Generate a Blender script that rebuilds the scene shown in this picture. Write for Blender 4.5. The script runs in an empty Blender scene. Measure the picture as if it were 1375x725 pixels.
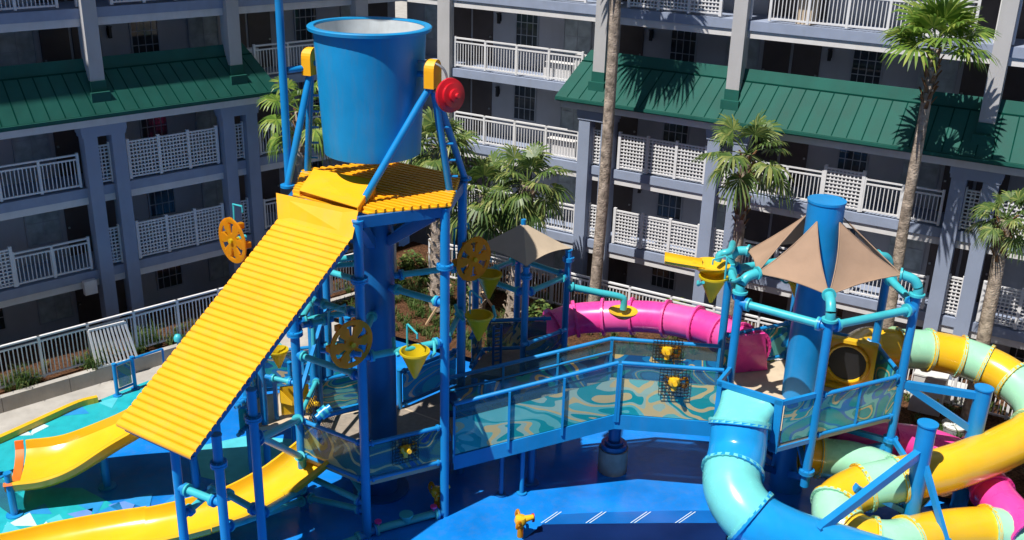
import bpy, bmesh, math, random
from mathutils import Vector as V, Matrix, noise
random.seed(7)
S = bpy.context.scene
COL = S.collection
R = math.radians
PI = math.pi

# ------------------------------------------------------------------ camera
HC = 15.7
PITCH, ROLL, FPX = R(21.5706), R(1.61443), 1382.386
_right = V((1, 0, 0)); _fwd = V((0, math.cos(PITCH), -math.sin(PITCH))); _up = _right.cross(_fwd)
CR = _right*math.cos(ROLL) + _up*math.sin(ROLL)
CU = -_right*math.sin(ROLL) + _up*math.cos(ROLL)
CP = V((0, 0, HC))
cam_d = bpy.data.cameras.new('camera'); cam = bpy.data.objects.new('camera', cam_d); COL.objects.link(cam)
m = Matrix((CR, CU, -_fwd)).transposed().to_4x4(); m.translation = CP
cam.matrix_world = m
cam_d.sensor_width = 36; cam_d.lens = 36*FPX/1375; cam_d.clip_end = 2000; cam_d.clip_start = 0.1
S.camera = cam


def ray(x, y):
    return CR*(x-687.5) - CU*(y-362.5) + _fwd*FPX


def px(x, y, z):
    'survey helper: the world point at height z seen at pixel x, y of the photograph'
    d = ray(x, y); return CP + d*((z-HC)/d.z)


def pplane(x, y, P, n):
    d = ray(x, y); return CP + d*((V(P)-CP).dot(n)/d.dot(n))


def zat(y, X, Y):
    'height on the vertical line X, Y that is seen at image row y'
    lo, hi = -20.0, 40.0
    for _ in range(50):
        mid = (lo+hi)/2; v = V((X, Y, mid))-CP
        if 362.5 - FPX*v.dot(CU)/v.dot(_fwd) > y: lo = mid
        else: hi = mid
    return lo


# ------------------------------------------------------------------ world, sun
SUN_AZ = V((-0.7345, -0.6786, 0)).normalized(); SUN_EL = R(60)
sdir = V((SUN_AZ.x*math.cos(SUN_EL), SUN_AZ.y*math.cos(SUN_EL), math.sin(SUN_EL)))
w = bpy.data.worlds.new('World'); S.world = w; w.use_nodes = True
nt = w.node_tree; bg = nt.nodes['Background']
sky = nt.nodes.new('ShaderNodeTexSky'); sky.sky_type = 'NISHITA'; sky.sun_disc = False
sky.sun_elevation = SUN_EL; sky.sun_rotation = math.atan2(sdir.x, sdir.y)
sky.air_density = 1.0; sky.dust_density = 0.6; sky.ozone_density = 1.0
nt.links.new(sky.outputs[0], bg.inputs[0]); bg.inputs[1].default_value = 0.05
sl = bpy.data.lights.new('sun', 'SUN'); sl.energy = 5.0; sl.angle = R(0.5); sl.color = (1, 0.965, 0.91)
so = bpy.data.objects.new('sun', sl); COL.objects.link(so)
so.rotation_euler = sdir.to_track_quat('Z', 'Y').to_euler(); so.location = (-20, -20, 40)
S.view_settings.view_transform = 'Standard'; S.view_settings.look = 'None'; S.view_settings.exposure = 0.3
S.view_settings.gamma = 1; S.view_settings.use_curve_mapping = False

# ------------------------------------------------------------------ materials
MATS = {}


def mat(name, col, rough=0.5, metal=0.0, var=0.12, scale=3.0, bump=0.0, bscale=20, coat=0.0, dirt=0.0, spec=0.5, sub=0.0):
    if name in MATS: return MATS[name]
    mt = bpy.data.materials.new(name); mt.use_nodes = True
    t = mt.node_tree; b = t.nodes['Principled BSDF']
    tc = t.nodes.new('ShaderNodeTexCoord')
    no = t.nodes.new('ShaderNodeTexNoise'); no.inputs['Scale'].default_value = scale; no.inputs['Detail'].default_value = 6
    t.links.new(tc.outputs['Object'], no.inputs['Vector'])
    rp = t.nodes.new('ShaderNodeValToRGB')
    rp.color_ramp.elements[0].position = 0.3; rp.color_ramp.elements[1].position = 0.72
    lo = [max(0, c*(1-var)) for c in col]; hi = [min(1, c*(1+var)+0.004*var) for c in col]
    rp.color_ramp.elements[0].color = (*lo, 1); rp.color_ramp.elements[1].color = (*hi, 1)
    t.links.new(no.outputs[0], rp.inputs[0])
    out = rp.outputs[0]
    if dirt > 0:
        n2 = t.nodes.new('ShaderNodeTexNoise'); n2.inputs['Scale'].default_value = 1.1; n2.inputs['Detail'].default_value = 9
        n2.inputs['Roughness'].default_value = 0.7
        mp = t.nodes.new('ShaderNodeMapping'); mp.inputs['Scale'].default_value = (3, 3, 0.5)
        t.links.new(tc.outputs['Object'], mp.inputs[0]); t.links.new(mp.outputs[0], n2.inputs['Vector'])
        r2 = t.nodes.new('ShaderNodeValToRGB'); r2.color_ramp.elements[0].position = 0.48; r2.color_ramp.elements[1].position = 0.72
        r2.color_ramp.elements[0].color = (0, 0, 0, 1); r2.color_ramp.elements[1].color = (dirt, dirt, dirt, 1)
        t.links.new(n2.outputs[0], r2.inputs[0])
        mx = t.nodes.new('ShaderNodeMix'); mx.data_type = 'RGBA'
        t.links.new(r2.outputs[0], mx.inputs[0]); t.links.new(out, mx.inputs[6])
        g = sum(col)/3
        mx.inputs[7].default_value = (g*0.55+0.02, g*0.5+0.02, g*0.42+0.015, 1)
        out = mx.outputs[2]
    t.links.new(out, b.inputs['Base Color'])
    r3 = t.nodes.new('ShaderNodeMapRange'); r3.inputs[3].default_value = max(0, rough-0.08); r3.inputs[4].default_value = min(1, rough+0.1)
    t.links.new(no.outputs[0], r3.inputs[0]); t.links.new(r3.outputs[0], b.inputs['Roughness'])
    b.inputs['Metallic'].default_value = metal
    b.inputs['Coat Weight'].default_value = coat
    b.inputs['Specular IOR Level'].default_value = spec
    if sub: b.inputs['Subsurface Weight'].default_value = sub
    if bump:
        n3 = t.nodes.new('ShaderNodeTexNoise'); n3.inputs['Scale'].default_value = bscale; n3.inputs['Detail'].default_value = 4
        t.links.new(tc.outputs['Object'], n3.inputs['Vector'])
        bp = t.nodes.new('ShaderNodeBump'); bp.inputs['Strength'].default_value = bump; bp.inputs['Distance'].default_value = 0.05
        t.links.new(n3.outputs[0], bp.inputs['Height']); t.links.new(bp.outputs[0], b.inputs['Normal'])
    MATS[name] = mt; return mt


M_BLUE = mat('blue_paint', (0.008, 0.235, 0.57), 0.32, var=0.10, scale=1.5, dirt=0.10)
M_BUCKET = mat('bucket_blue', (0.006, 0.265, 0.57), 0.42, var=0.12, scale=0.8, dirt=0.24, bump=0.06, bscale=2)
M_SHADEBLUE = mat('shaded_blue_paint', (0.008, 0.13, 0.37), 0.35, var=0.1, scale=2, dirt=0.12)  # blue paint made darker for parts that stand in shade
M_WHITEIN = mat('pale_liner', (0.62, 0.66, 0.68), 0.5, dirt=0.3)
M_TEAL = mat('teal_paint', (0.05, 0.46, 0.52), 0.35, var=0.1, dirt=0.12)
M_YEL = mat('yellow_sheet', (0.90, 0.42, 0.006), 0.45, var=0.07, scale=0.8, dirt=0.12, bump=0.12, bscale=2.5)
M_YSL = mat('yellow_fibreglass', (0.82, 0.47, 0.015), 0.22, var=0.06, scale=1.5, coat=0.3, dirt=0.07)
M_YCONE = mat('yellow_plastic', (0.78, 0.60, 0.015), 0.35, var=0.08)
M_YWHEEL = mat('amber_plastic', (0.95, 0.47, 0.012), 0.4, var=0.1, dirt=0.1)
def translucent(mt, f=0.35):
    t = mt.node_tree; b = t.nodes['Principled BSDF']; tr = t.nodes.new('ShaderNodeBsdfTranslucent'); mx = t.nodes.new('ShaderNodeMixShader'); mx.inputs[0].default_value = f
    t.links.new(b.inputs['Base Color'].links[0].from_socket, tr.inputs[0]); t.links.new(b.outputs[0], mx.inputs[1]); t.links.new(tr.outputs[0], mx.inputs[2]); t.links.new(mx.outputs[0], t.nodes['Material Output'].inputs[0])


translucent(M_YWHEEL, 0.62); translucent(M_YCONE, 0.4)
M_ORANGE = mat('orange_lip', (0.85, 0.17, 0.02), 0.4)
M_GRN = mat('pale_green_fibreglass', (0.34, 0.68, 0.46), 0.25, var=0.06, coat=0.3, dirt=0.08)
M_AQUA = mat('aqua_fibreglass', (0.16, 0.62, 0.60), 0.25, var=0.06, coat=0.3, dirt=0.06)
M_TBLUE = mat('sky_blue_fibreglass', (0.01, 0.30, 0.68), 0.22, var=0.06, coat=0.3, dirt=0.05)
M_PINK = mat('pink_fibreglass', (0.84, 0.055, 0.33), 0.28, var=0.1, coat=0.25, dirt=0.06)
M_PINKL = mat('faded_pink_fibreglass', (0.86, 0.10, 0.38), 0.3, var=0.1, coat=0.2, dirt=0.08)
M_RED = mat('red_plastic', (0.55, 0.01, 0.02), 0.3)
M_TAN = mat('tan_fabric', (0.36, 0.24, 0.165), 0.85, var=0.08, scale=2, bump=0.12, bscale=6, spec=0.2)
M_SAND = mat('beige_fabric', (0.50, 0.40, 0.29), 0.85, var=0.08, scale=2, bump=0.1, bscale=6, spec=0.2)
M_DECK = mat('deck_board', (0.30, 0.25, 0.20), 0.8, var=0.15, scale=8, dirt=0.3)
M_TAND = mat('tan_deck_edge', (0.55, 0.44, 0.31), 0.75, var=0.1, dirt=0.2)
M_WALL = mat('grey_stucco', (0.44, 0.445, 0.475), 0.9, var=0.08, scale=1.0, bump=0.15, bscale=60, dirt=0.12, spec=0.2)
M_COLM = mat('slate_blue_stucco', (0.27, 0.315, 0.42), 0.85, var=0.07, scale=1.0, bump=0.15, bscale=60, dirt=0.12, spec=0.2)
M_UCOL = mat('pale_grey_stucco', (0.46, 0.45, 0.45), 0.85, var=0.06, scale=1.0, bump=0.15, bscale=60, dirt=0.15, spec=0.2)
M_BAND = mat('blue_grey_band', (0.28, 0.325, 0.43), 0.85, var=0.07, dirt=0.12, spec=0.2)
M_WHITE = mat('white_band', (0.66, 0.64, 0.63), 0.75, var=0.05, dirt=0.16, spec=0.3)
M_RAIL = mat('white_rail', (0.72, 0.71, 0.71), 0.45, var=0.05, dirt=0.08)
M_ROOF = mat('green_metal', (0.013, 0.10, 0.078), 0.62, var=0.14, scale=1.3, dirt=0.12, spec=0.25)
M_ROOFD = mat('green_seam', (0.004, 0.05, 0.037), 0.9, spec=0.0)
M_DARK = mat('dark_door', (0.085, 0.065, 0.06), 0.5)
M_GLASS = mat('window_glass', (0.035, 0.045, 0.055), 0.04, var=0.3, spec=0.6)
M_CURT = mat('curtain', (0.40, 0.45, 0.46), 0.9, var=0.3)
M_FRAME = mat('window_frame', (0.36, 0.38, 0.42), 0.5)
M_BLACK = mat('black_metal_and_mouth_dark', (0.012, 0.012, 0.014), 0.5)  # also paints the darkness inside the tube mouths
M_CONC = mat('concrete', (0.42, 0.395, 0.36), 0.85, var=0.14, scale=1.4, bump=0.15, bscale=25, dirt=0.3, spec=0.2)
M_CONCD = mat('concrete_pier', (0.36, 0.33, 0.29), 0.85, var=0.16, scale=3, bump=0.2, bscale=25, dirt=0.35, spec=0.2)
M_MULCH = mat('mulch', (0.10, 0.048, 0.025), 0.95, var=0.75, scale=16, bump=0.9, bscale=30, spec=0.1)
M_POOL = mat('pool_blue', (0.006, 0.20, 0.66), 0.2, var=0.34, scale=0.45, bump=0.10, bscale=4, spec=0.45, dirt=0.16)
M_POOLDARK = mat('pool_dark_blue', (0.002, 0.016, 0.085), 0.4, var=0.25, scale=0.6, bump=0.06, bscale=6, spec=0.25)
M_SLOPE = mat('pool_slope_blue', (0.006, 0.12, 0.42), 0.15, var=0.2, scale=0.8, spec=0.5)
M_PTEAL = mat('pool_teal', (0.02, 0.40, 0.46), 0.18, var=0.12, spec=0.4)
M_PAQUA = mat('pool_aqua', (0.09, 0.52, 0.60), 0.2, var=0.1, spec=0.4)
M_PWHITE = mat('pool_white', (0.55, 0.70, 0.74), 0.25, var=0.06, spec=0.4)
M_PMID = mat('pool_midblue', (0.03, 0.27, 0.62), 0.2, var=0.1, spec=0.4)
M_PVIO = mat('pool_violet', (0.14, 0.28, 0.68), 0.2, var=0.1, spec=0.4)
M_STEEL = mat('galvanised', (0.45, 0.46, 0.47), 0.35, metal=0.8)
M_UTIL = mat('utility_white', (0.62, 0.61, 0.58), 0.5, dirt=0.2)
M_GREYP = mat('grey_plastic', (0.22, 0.23, 0.24), 0.5)
M_TRUNK = mat('palm_bark', (0.36, 0.29, 0.23), 0.95, var=0.55, scale=5, bump=0.8, bscale=18, spec=0.1)
M_BOOT = mat('palm_boots', (0.20, 0.11, 0.055), 0.95, var=0.5, scale=7, bump=0.6, bscale=14, spec=0.1)


M_BOOTP = mat('pale_palm_boots', (0.34, 0.27, 0.20), 0.95, var=0.5, scale=7, bump=0.6, bscale=14, spec=0.1)


def leafmat(name, c0, c1, c2):
    mt = bpy.data.materials.new(name); mt.use_nodes = True; t = mt.node_tree; b = t.nodes['Principled BSDF']
    g = t.nodes.new('ShaderNodeNewGeometry')
    rp = t.nodes.new('ShaderNodeValToRGB'); rp.color_ramp.elements[0].color = (*c0, 1); rp.color_ramp.elements[1].color = (*c2, 1)
    e = rp.color_ramp.elements.new(0.6); e.color = (*c1, 1)
    t.links.new(g.outputs['Random Per Island'], rp.inputs[0]); t.links.new(rp.outputs[0], b.inputs['Base Color'])
    b.inputs['Roughness'].default_value = 0.45
    tr = t.nodes.new('ShaderNodeBsdfTranslucent'); t.links.new(rp.outputs[0], tr.inputs[0])
    mx = t.nodes.new('ShaderNodeMixShader'); mx.inputs[0].default_value = 0.3
    t.links.new(b.outputs[0], mx.inputs[1]); t.links.new(tr.outputs[0], mx.inputs[2])
    t.links.new(mx.outputs[0], t.nodes['Material Output'].inputs[0])
    return mt


M_FROND = leafmat('frond_bright', (0.07, 0.15, 0.02), (0.16, 0.27, 0.035), (0.32, 0.38, 0.07))
M_FRONDS = leafmat('frond_sabal', (0.055, 0.115, 0.028), (0.13, 0.20, 0.045), (0.32, 0.34, 0.10))
M_GRASS = leafmat('grass_blade', (0.04, 0.09, 0.02), (0.08, 0.15, 0.03), (0.2, 0.22, 0.08))
M_DEADF = leafmat('dead_frond', (0.16, 0.10, 0.05), (0.24, 0.16, 0.08), (0.3, 0.22, 0.12))


def artmat(name, seed, cols, clear=0.3, scale=0.62):
    mt = bpy.data.materials.new(name); mt.use_nodes = True; t = mt.node_tree; b = t.nodes['Principled BSDF']
    tc = t.nodes.new('ShaderNodeTexCoord'); mp = t.nodes.new('ShaderNodeMapping')
    mp.inputs['Location'].default_value = (seed*3.1, seed*1.7, seed*0.9); mp.inputs['Scale'].default_value = (1, 1, 1.5)
    no = t.nodes.new('ShaderNodeTexNoise'); no.inputs['Scale'].default_value = scale; no.inputs['Detail'].default_value = 0.8
    no.inputs['Distortion'].default_value = 1.5
    t.links.new(tc.outputs['Object'], mp.inputs[0]); t.links.new(mp.outputs[0], no.inputs['Vector'])
    rp = t.nodes.new('ShaderNodeValToRGB'); rp.color_ramp.interpolation = 'CONSTANT'
    el = rp.color_ramp.elements
    el[0].position = 0; el[0].color = (*cols[0], 1); el[1].position = 0.36; el[1].color = (*cols[1], 1)
    for p, c in zip((0.42, 0.47, 0.51, 0.545, 0.60, 0.66), cols[2:]):
        e = el.new(p); e.color = (*c, 1)
    t.links.new(no.outputs[0], rp.inputs[0]); t.links.new(rp.outputs[0], b.inputs['Base Color'])
    b.inputs['Roughness'].default_value = 0.15
    tr = t.nodes.new('ShaderNodeBsdfTransparent'); tr.inputs[0].default_value = (0.75, 0.9, 0.95, 1)
    mx = t.nodes.new('ShaderNodeMixShader'); mx.inputs[0].default_value = clear
    t.links.new(b.outputs[0], mx.inputs[1]); t.links.new(tr.outputs[0], mx.inputs[2])
    t.links.new(mx.outputs[0], t.nodes['Material Output'].inputs[0])
    MATS[name] = mt
    return mt


SANDC, TEALC, AQUAC, BLUEC, DEEPC, PALEC = (0.74, 0.58, 0.27), (0.015, 0.38, 0.40), (0.16, 0.58, 0.55), (0.012, 0.24, 0.58), (0.01, 0.10, 0.32), (0.42, 0.62, 0.50)
M_ART = artmat('printed_panel_sand', 1.0, [AQUAC, TEALC, AQUAC, SANDC, PALEC, TEALC, SANDC, TEALC], 0.25, 0.5)
M_ARTB = artmat('printed_panel_blue', 4.3, [BLUEC, DEEPC, TEALC, BLUEC, SANDC, BLUEC, DEEPC, TEALC], 0.25)
M_ARTG = artmat('printed_panel_green', 7.7, [(0.05, 0.20, 0.20), (0.02, 0.13, 0.22), (0.05, 0.22, 0.22), SANDC, (0.03, 0.2, 0.24), (0.02, 0.16, 0.3), (0.2, 0.25, 0.15), DEEPC], 0.35)
M_ARTT = artmat('printed_panel_teal', 9.2, [TEALC, BLUEC, AQUAC, TEALC, SANDC, TEALC, BLUEC, AQUAC], 0.15)


def clearmat():
    mt = bpy.data.materials.new('clear_panel'); mt.use_nodes = True; t = mt.node_tree; b = t.nodes['Principled BSDF']
    b.inputs['Base Color'].default_value = (0.10, 0.22, 0.28, 1); b.inputs['Roughness'].default_value = 0.08
    tr = t.nodes.new('ShaderNodeBsdfTransparent'); tr.inputs[0].default_value = (0.72, 0.85, 0.88, 1)
    mx = t.nodes.new('ShaderNodeMixShader'); mx.inputs[0].default_value = 0.72
    t.links.new(b.outputs[0], mx.inputs[1]); t.links.new(tr.outputs[0], mx.inputs[2])
    t.links.new(mx.outputs[0], t.nodes['Material Output'].inputs[0]); return mt


M_CLEAR = clearmat()


# ------------------------------------------------------------------ mesh builder
class MB:
    def __init__(s): s.v = []; s.f = []; s.mi = []

    def add(s, vs, fs, mi=0):
        o = len(s.v); s.v += [V(p) for p in vs]; s.f += [tuple(i+o for i in f) for f in fs]; s.mi += [mi]*len(fs); return s

    def hexa(s, p, mi=0):  # 8 points: bottom ring 0-3, top ring 4-7
        return s.add(p, [(3, 2, 1, 0), (4, 5, 6, 7), (0, 1, 5, 4), (1, 2, 6, 5), (2, 3, 7, 6), (3, 0, 4, 7)], mi)

    def box(s, a, b, mi=0):
        x0, y0, z0 = a; x1, y1, z1 = b
        return s.hexa([(x0, y0, z0), (x1, y0, z0), (x1, y1, z0), (x0, y1, z0), (x0, y0, z1), (x1, y0, z1), (x1, y1, z1), (x0, y1, z1)], mi)

    def beam(s, p, q, wd, ht, mi=0, up=(0, 0, 1)):
        p = V(p); q = V(q); d = (q-p).normalized(); u = V(up)
        if abs(d.dot(u)) > 0.98: u = V((1, 0, 0))
        r = d.cross(u).normalized()*(wd/2); t = r.cross(d).normalized()*(ht/2)
        return s.hexa([p-r-t, p+r-t, q+r-t, q-r-t, p-r+t, p+r+t, q+r+t, q-r+t], mi)

    def tube(s, pts, r, n=12, cap=True, mi=0, a0=0.0, a1=2*PI, up=(0, 0, 1)):
        pts = [V(p) for p in pts]; k = len(pts)
        rr = r if isinstance(r, (list, tuple)) else [r]*k
        full = abs(a1-a0-2*PI) < 1e-6; m_ = n if full else n+1
        vs = []
        prev = None
        for i, p in enumerate(pts):
            d = (pts[min(i+1, k-1)]-pts[max(i-1, 0)]).normalized(); u = V(up)
            if abs(d.dot(u)) > 0.95: u = V((0, 1, 0)) if prev is None else prev
            x = d.cross(u).normalized(); y = x.cross(d).normalized(); prev = y
            for j in range(m_):
                a = a0+(a1-a0)*j/n; vs.append(p+(x*math.cos(a)+y*math.sin(a))*rr[i])
        fs = []
        for i in range(k-1):
            for j in range(n):
                j2 = (j+1) % n if full else j+1
                fs.append((i*m_+j, i*m_+j2, (i+1)*m_+j2, (i+1)*m_+j))
        if cap and full:
            fs.append(tuple(range(n-1, -1, -1))); fs.append(tuple((k-1)*m_+j for j in range(n)))
        return s.add(vs, fs, mi)

    def cyl(s, p, q, r, n=14, r2=None, mi=0):
        return s.tube([p, q], [r, r if r2 is None else r2], n, True, mi)

    def lathe(s, prof, c=(0, 0, 0), n=32, mi=0, close=False):
        c = V(c); k = len(prof); vs = []
        for (r, z) in prof:
            for j in range(n): a = 2*PI*j/n; vs.append(c+V((r*math.cos(a), r*math.sin(a), z)))
        fs = [(i*n+j, i*n+(j+1) % n, (i+1)*n+(j+1) % n, (i+1)*n+j) for i in range(k-1) for j in range(n)]
        if close: fs += [tuple(range(n-1, -1, -1)), tuple((k-1)*n+j for j in range(n))]
        return s.add(vs, fs, mi)

    def prism(s, poly, z0, z1, mi=0):
        n = len(poly); vs = [V((p[0], p[1], z0)) for p in poly]+[V((p[0], p[1], z1)) for p in poly]
        fs = [tuple(range(n-1, -1, -1)), tuple(range(n, 2*n))]+[(i, (i+1) % n, n+(i+1) % n, n+i) for i in range(n)]
        return s.add(vs, fs, mi)

    def slab(s, quad, th, mi=0):  # thick sheet from 4 points
        a, b, c, d = [V(p) for p in quad]; n = (b-a).cross(d-a).normalized()*(th/2)
        return s.hexa([a-n, b-n, c-n, d-n, a+n, b+n, c+n, d+n], mi)

    def build(s, name, mats, parent=None, smooth=None, loc=None, tidy=True):
        off = V(loc) if loc is not None else (parent_loc(parent) if parent else V((0, 0, 0)))
        me = bpy.data.meshes.new(name); me.from_pydata([tuple(p-off) for p in s.v], [], s.f)
        if not isinstance(mats, (list, tuple)): mats = [mats]
        for q in mats: me.materials.append(q)
        if len(mats) > 1: me.polygons.foreach_set('material_index', s.mi)
        if tidy:
            bm = bmesh.new(); bm.from_mesh(me); bmesh.ops.recalc_face_normals(bm, faces=bm.faces); bm.to_mesh(me); bm.free()
        if smooth:
            me.shade_smooth(); me.set_sharp_from_angle(angle=R(smooth))
        me.update()
        o = bpy.data.objects.new(name, me); COL.objects.link(o)
        if parent: o.parent = parent
        elif loc is not None: o.location = off
        return o


def parent_loc(o):
    p = V((0, 0, 0))
    while o is not None: p += o.location; o = o.parent
    return p


def tag(o, label, cat, group=None, kind=None):
    if label: o['label'] = label
    if cat: o['category'] = cat
    if group: o['group'] = group
    if kind: o['kind'] = kind
    return o


def thing(name, label, cat, loc=(0, 0, 0), group=None):
    o = bpy.data.objects.new(name, None); COL.objects.link(o); o.location = loc; o.empty_display_size = 0.3
    return tag(o, label, cat, group)


def dup(o, parent=None, label=None):
    c = o.copy(); COL.objects.link(c)
    if parent: c.parent = parent
    if label: c['label'] = label
    for ch in list(o.children): dup(ch, c)
    return c


def cat(pts, n=10):
    'Catmull-Rom through pts'
    pts = [V(p) for p in pts]; P = [pts[0]*2-pts[1]]+pts+[pts[-1]*2-pts[-2]]; out = []
    for i in range(1, len(P)-2):
        for j in range(n):
            t = j/n; a, b, c, d = P[i-1:i+3]
            out.append(0.5*((2*b)+(c-a)*t+(2*a-5*b+4*c-d)*t*t+(-a+3*b-3*c+d)*t**3))
    out.append(pts[-1]); return out


# ================================================================== SETTING
def structure(name, mb, m_, **k):
    o = mb.build(name, m_, **k); o['kind'] = 'structure'; return o


g = MB(); g.add([(-400, -200, -0.6), (400, -200, -0.6), (400, 600, -0.6), (-400, 600, -0.6)], [(0, 1, 2, 3)])
structure('ground', g, M_CONC)

# wing frames (survey): P = reference point under the second floor rail, u along, n outward
AA, BB = R(-29.913), R(42.955)
PRr = px(829.5, 224.4, 5.75); PLl = px(110.5, 249.5, 5.75)
UR = V((math.cos(AA), math.sin(AA), 0)); NR = V((math.sin(AA), -math.cos(AA), 0))
UL = V((math.cos(BB), math.sin(BB), 0)); NL = V((math.sin(BB), -math.cos(BB), 0))


def FR(t, o, z): p = PRr+UR*t+NR*o; return V((p.x, p.y, z))
def FL(t, o, z): p = PLl+UL*t+NL*o; return V((p.x, p.y, z))


# flat pool floor
pf = MB()
def q4(x0, x1, y0, y1, z0, z1=None):
    z1 = z0 if z1 is None else z1
    pf.add([(x0, y0, z0), (x1, y0, z0), (x1, y1, z1), (x0, y1, z1)], [(0, 1, 2, 3)])
q4(-24, 24, 6, 46, 0.0)
structure('pool_floor', pf, M_POOL)
dp = MB(); q = [px(x, y, 0.004) for x, y in ((690, 735), (728, 704), (800, 703), (900, 702), (1010, 702), (1100, 702), (1250, 720), (1250, 800), (690, 800))]; dp.add(q, [tuple(range(len(q)))])  # flat sheet, darker blue than the pool floor
structure('pool_dark_band', dp, M_POOLDARK)
dp = MB(); q = [px(x, y, 0.004) for x, y in ((728, 703.6), (745, 691), (800, 688), (900, 685.5), (1010, 685), (1100, 690), (1100, 701.6), (1010, 701.6), (900, 701.6), (800, 702.6))]; dp.add(q, [tuple(range(len(q)))])
structure('pool_slope', dp, M_SLOPE)
ln = MB()
for x0_ in (726, 786, 846, 906):
    for dx in (0, 5):
        q = [px(x0_+dx, 702, 0.009), px(x0_+dx+1.6, 702, 0.009), px(x0_+dx+23.6, 687, 0.009), px(x0_+dx+22, 687, 0.009)]; ln.add(q, [(0, 1, 2, 3)])
structure('pool_step_marking', ln, M_PWHITE)

# painted triangles on the left part of the pool floor
pt = MB()
def tri(ps, mi, z=0.016):
    q = [px(x, y, z) for x, y in ps]; pt.add(q, [tuple(range(len(q)))], mi)
tri([(-30, 612), (5, 590), (60, 565), (105, 545), (131, 538), (170, 522), (215, 505), (215, 545), (150, 600), (-30, 690)], 0)
tri([(-20, 770), (-20, 660), (60, 655), (110, 655), (150, 676), (165, 695), (205, 715), (120, 770)], 0)
for ps, mi in [([(40, 585), (48, 565), (66, 572)], 2), ([(26, 585), (34, 577), (45, 584)], 2), ([(66, 560), (105, 540), (120, 555)], 4), ([(130, 540), (160, 532), (150, 548)], 1),
               ([(6, 706), (40, 688), (50, 706)], 2), ([(50, 712), (62, 700), (76, 714)], 2), ([(0, 720), (10, 700), (30, 712)], 1), ([(60, 700), (80, 690), (90, 705)], 1),
               ([(90, 690), (125, 682), (120, 702)], 5), ([(105, 678), (140, 672), (130, 690)], 4), ([(125, 690), (160, 674), (168, 690)], 3), ([(145, 678), (186, 668), (172, 694)], 5),
               ([(165, 672), (205, 662), (200, 684)], 3), ([(30, 690), (60, 676), (70, 690)], 4), ([(80, 700), (96, 696), (100, 712)], 3), ([(200, 690), (240, 660), (250, 680)], 4)]:
    tri(ps, mi, 0.021)
structure('pool_floor_pattern', pt, [M_PTEAL, M_PAQUA, M_PWHITE, M_PMID, M_PMID, M_PVIO])

# teal wading area seen under the splash roof
pt2 = MB(); q = [px(x, y, 0.006) for x, y in ((270, 640), (262, 600), (330, 585), (400, 590), (400, 640), (330, 655))]; pt2.add(q, [tuple(range(6))])
structure('wading_area_floor', pt2, M_PAQUA)

# concrete pool deck between pool and planting, and planting bed terrain
cd = MB()
pp = [FL(-9, 4.6, 0.012), FL(-2.5, 4.2, 0.012), FL(1.5, 3.6, 0.012), FL(4, 4.6, 0.012), FL(7, 5.2, 0.012), FL(10, 4.6, 0.012), FL(10, 2.2, 0.012), FL(-9, 2.2, 0.012)]
cd.add(pp, [tuple(range(8))])
structure('pool_deck_path', cd, M_CONC)
bed = MB()
def strip(F, ts, o0, o1, zf):
    NO = 6
    base = len(bed.v); vs = []; fs = []
    for i, t in enumerate(ts):
        for j in range(NO+1):
            o = o0+(o1-o0)*j/NO; p = F(t, o, 0)
            p.z = zf(j/NO)+0.05*noise.noise(V((p.x*0.9, p.y*0.9, 0)))
            vs.append(p)
    for i in range(len(ts)-1):
        for j in range(NO):
            a = i*(NO+1)+j; fs.append((a, a+1, a+NO+2, a+NO+1))
    bed.add(vs, fs)
strip(FL, [-14+i*0.6 for i in range(46)], -0.6, 2.28, lambda s: 0.55-0.15*s)
strip(FR, [-9.4+i*0.6 for i in range(60)], -0.6, 6.3, lambda s: 0.80-0.55*s if s > 0.3 else 0.8-0.1*s)
structure('planting_bed', bed, M_MULCH, smooth=80)

# planter kerb
kb = MB()
for i in range(12):
    t0, t1 = -14+i*2.0, -14+i*2.0+1.985
    kb.hexa([FL(t0, 2.2, -0.02), FL(t1, 2.2, -0.02), FL(t1, 2.42, -0.02), FL(t0, 2.42, -0.02), FL(t0, 2.2, 0.5), FL(t1, 2.2, 0.5), FL(t1, 2.42, 0.5), FL(t0, 2.42, 0.5)])
o = kb.build('planter_wall', M_CONC, loc=FL(0, 2.3, 0)); tag(o, 'low grey concrete planter wall below the white fence on the left', 'low wall')

ye = MB()
pth = [px(x, y, 0.1) for x, y in ((-20, 598), (5, 588), (60, 563), (105, 543), (131, 536))]
pth = cat(pth, 5)
for p, q in zip(pth, pth[1:]): ye.beam(p, q, 0.16, 0.22)
o = ye.build('pool_kerb', M_YSL, loc=pth[0]); tag(o, 'low yellow kerb along the far edge of the left pool', 'kerb')


# ================================================================== HOTEL
def zk(k): return 2.8*k+0.06


def fbox(mb, F, t0, t1, o0, o1, z0, z1, mi=0):
    mb.hexa([F(t0, o0, z0), F(t1, o0, z0), F(t1, o1, z0), F(t0, o1, z0), F(t0, o0, z1), F(t1, o0, z1), F(t1, o1, z1), F(t0, o1, z1)], mi)


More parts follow.
